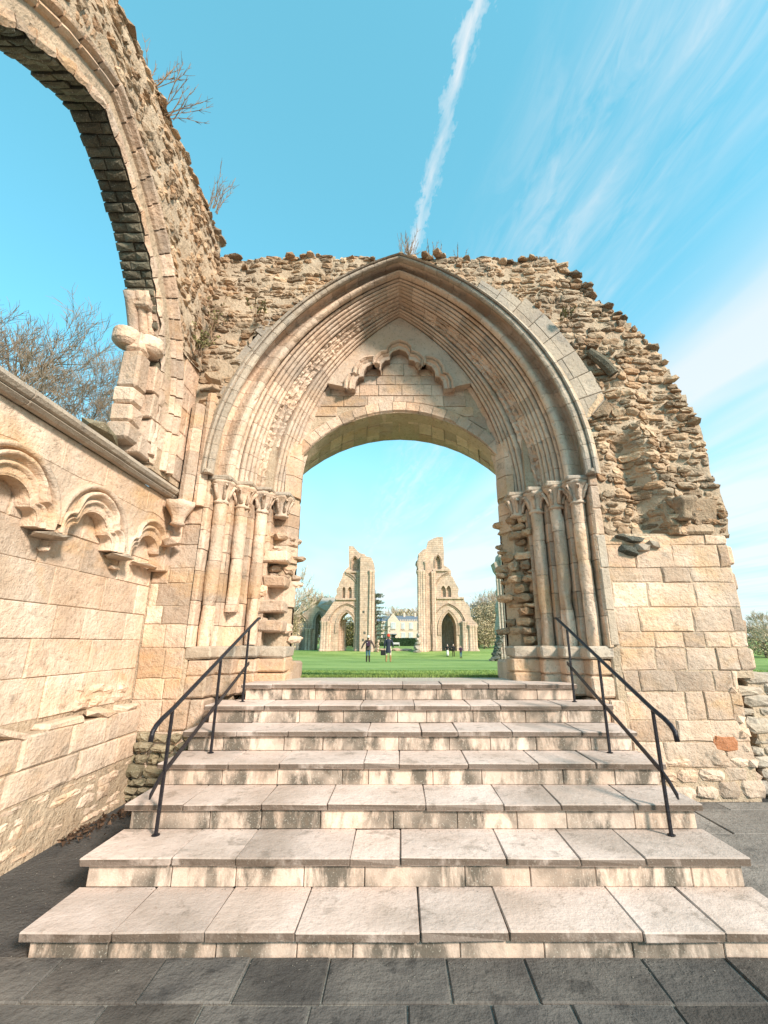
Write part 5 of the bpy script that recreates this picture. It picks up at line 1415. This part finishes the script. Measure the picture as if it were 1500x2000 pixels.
person('person in brown coat, blue jeans and dark boots walking with arms held out', l1, R(4), 1.64, 'coat_brown', .76, 'jeans', 'boots_dark', 'hat_cream', 'hair', ((.44, .06, .90), (-.44, .06, .90)), .085)
person('person in red woolly hat, long navy coat and tan boots holding a handbag', l2, R(-3), 1.72, 'coat_navy', .56, 'tights', 'boots_tan', 'hat_red', 'hair', ((.30, .10, .90), (-.27, .06, .86)), .13)
person('person in purple coat and jeans standing apart before the right pier', feet_at(900.5, 1287, 64), R(180), 1.66, 'purple', .80, 'jeans', 'boots_dark', None, 'hair', ((.20, .22, 1.10), (-.20, .22, 1.10)), .09, None, False)
person('person in black jacket and dark trousers near the shafted arch', feet_at(886, 1283, 68), R(170), 1.74, 'black_cloth', .82, 'boots_dark', 'boots_dark', None, 'greyhair', ((.22, .20, 1.12), (-.24, .05, .86)), .10, None, False)
person('person in dark top and long white skirt, leftmost by the shafted arch', feet_at(874.5, 1283, 68), R(150), 1.68, 'black_cloth', .90, 'tights', 'boots_dark', None, 'greyhair', ((.22, .2, 1.12), (-.22, .2, 1.12)), .07, 'white', False)
# fur-trimmed hood, backpack and handbag
bp_ = thing('backpack', 'small purple backpack on the back of the person in brown', 'backpack', (l1[0], l1[1] - .2, l1[2] + 1.1))
mb = MB(); x, y, z = l1[0], l1[1] - .24, l1[2]
mb.box(x - .14, x + .14, y - .08, y + .08, z + .98, z + 1.32, .05); mb.build('pack_body', 'purple', bp_)
mb = MB(); mb.box(x - .10, x + .10, y - .13, y - .07, z + 1.0, z + 1.16, .025); mb.build('front_pocket', 'purple', bp_)
for sx in (-1, 1): mb = MB(); mb.tube([(x + sx * .09, y + .06, z + 1.02), (x + sx * .12, y + .14, z + 1.1), (x + sx * .12, y + .2, z + 1.36), (x + sx * .08, y + .07, z + 1.33)], .012, 6); mb.build('shoulder_strap', 'purple', bp_)
mb = MB(); mb.box(x - .07, x - .03, y - .135, y - .128, z + 1.22, z + 1.26, .003); mb.build('badge', 'white', bp_)
mb = MB(); mb.lathe((l1[0], l1[1] - .02, l1[2] + 1.36), [(.10, 0), (.15, .02), (.16, .05), (.14, .08), (.10, .085)], 16); 
ch_ = [o for o in COL.objects if o.get('label', '').startswith('person in brown')][0]
for i in range(len(mb.v)): mb.v[i] = tuple(Vector(mb.v[i]) - Vector(l1))
mb.build('fur_collar', 'hair', ch_, True, True)
hbg = thing('handbag', 'black shopping bag hanging from the hand of the person in navy', 'bag', (l2[0] - .32, l2[1], l2[2] + .6))
x, y, z = l2[0] - .36, l2[1] + .03, l2[2]
mb = MB(); mb.box(x - .16, x + .16, y - .06, y + .06, z + .42, z + .76, .02); mb.build('bag_body', 'black_cloth', hbg)
for q in (-.05, .05): mb = MB(); mb.tube([(x - .09, y + q, z + .75), (x - .06, y + q * .6, z + .85), (x + .06, y + q * .6, z + .85), (x + .09, y + q, z + .75)], .009, 6); mb.build('bag_handle', 'black_cloth', hbg)

# ------------------------------------------------------------------ plants on the masonry
def shrub(loc, n, H, lean, label, leaf=0, spread=.35, rad=.004):
    t = thing('dry_shrub', label, 'shrub', loc, 'dry shrubs rooted in the masonry'); st, lf = MB(), MB(); loc = Vector(loc)
    for k in range(n):
        d = Vector((U(-1, 1) * spread, U(-1, 1) * spread, 1)) + Vector(lean); d.normalize(); L = H * U(.5, 1.1); p = loc + Vector((U(-.08, .08), U(-.06, .06), -.03)); pts = [p]
        for i in range(5):
            d = (d + Vector((U(-.18, .18), U(-.18, .18), U(-.12, .15)))).normalized(); p = p + d * L / 5; pts.append(p)
            if i > 0:
                for _ in range(3):
                    e = (d + Vector((U(-1, 1), U(-1, 1), U(-.3, .8))) * .6).normalized(); l = L * U(.08, .28); m = p + e * l * .5
                    st.tube([p, m, p + e * l + Vector((0, 0, U(-.02, .03)))], [rad * .7, rad * .55, rad * .35], 3, U(0, 1), False)
                    if leaf and U(0, 1) < leaf: leaf_cloud(lf, lambda: p + e * l * U(.2, 1), 2, .022)
        st.tube(pts, [rad * 1.5, rad * 1.3, rad * 1.1, rad, rad * .8, rad * .5], 4, U(0, 1), False)
    st.build('stems', 'weed', t)
    if lf.v: lf.build('leaves', 'weedleaf', t)
shrub((-2.70, 3.30, 7.46), 8, .52, (.45, .1, .1), 'wiry dry shrub on the high wall top, highest of all')
shrub((-2.68, 3.55, 7.42), 8, .58, (.7, -.1, -.45), 'dry shrub drooping from the high wall top, just below the highest')
shrub((-2.66, 4.75, 7.45), 12, .52, (.4, -.2, .1), 'small dry shrub on the high wall top near the corner')
shrub((.12, 5.40, 7.20), 20, .46, (.0, 0, .2), 'thin dry tuft on the wall crest above the arch apex')
shrub((.48, 5.40, 7.20), 9, .38, (.1, 0, .2), 'sparse dry tuft just right of the arch apex', 0, .5)
shrub((.95, 5.38, 7.22), 6, .24, (0, 0, .2), 'two tiny sprigs on the wall crest, rightmost', 0, .6)
shrub((-2.62, 5.10, 5.62), 9, .62, (.25, -.15, .2), 'leafy brown weed growing in the corner rubble at left of the arch', .5)
shrub((-1.98, 5.16, 6.02), 6, .26, (0, -.5, -.1), 'low green weed in the rubble above the left hood mould', .8)
shrub((-2.66, 4.98, 5.25), 10, .34, (.3, -.3, -.2), 'grey green weed hanging on the corner below the brown weed', .9)
shrub((2.35, 5.2, 5.95), 7, .20, (0, -.6, -.2), 'brown dead ivy patch on the right rubble', .5)

# ------------------------------------------------------------------ grass, leaf litter, grit
g = MB()
for _ in range(42000):
    y = 6.92 + 10 * U(0, 1) ** 2; x = U(-.36, .36) * y + .02 * y
    if _ % 5 == 0: x = U(.62, .95) * y
    z = terrain(x, y) - .004; h = U(.02, .05) * (1.5 if y < 7.3 else 1); a = U(0, 6.3); wv = .006 + y * .0006
    dx, dy = math.cos(a) * wv, math.sin(a) * wv
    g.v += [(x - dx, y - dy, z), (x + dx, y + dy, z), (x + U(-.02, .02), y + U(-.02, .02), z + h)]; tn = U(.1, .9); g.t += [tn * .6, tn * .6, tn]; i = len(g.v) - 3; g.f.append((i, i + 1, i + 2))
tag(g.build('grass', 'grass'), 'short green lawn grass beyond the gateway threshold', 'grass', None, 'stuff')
g = MB()
for _ in range(260):
    y = U(4.2, 5.2); x = -2.80 + abs(rnd.gauss(0, .09)) + (.1 if y > 4.8 else 0); p = Vector((x, y, .005 + U(0, .035))); leaf_cloud(g, lambda: p, 1, .022)
tag(g.build('leaf_litter', 'leaf_litter'), 'dark dead leaves gathered at the foot of the arcade wall', 'leaves', None, 'stuff')
g = MB()
for _ in range(600):
    q = U(0, 1)
    if q < .45:
        k = rnd.randrange(6); z, y = STEP[k]; p = (U(-1.9, 2.1), STEP[k + 1][1] + .03 - abs(rnd.gauss(0, .03)), z + .003)
    elif q < .75: p = (U(-2.8, 3), 2.86 - abs(rnd.gauss(0, .10)), .003)
    else: p = (U(-2.8, -2.05), U(2.9, 5), -.018)
    s_ = U(.0015, .0035); vs, fs = ROCKS[0]; g.add([(p[0] + v[0] * s_, p[1] + v[1] * s_, p[2] + v[2] * s_) for v in vs], fs, U(.3, 1))
tag(g.build('grit', 'joint'), 'pale grit scattered along the step edges and paving', 'grit', None, 'stuff')
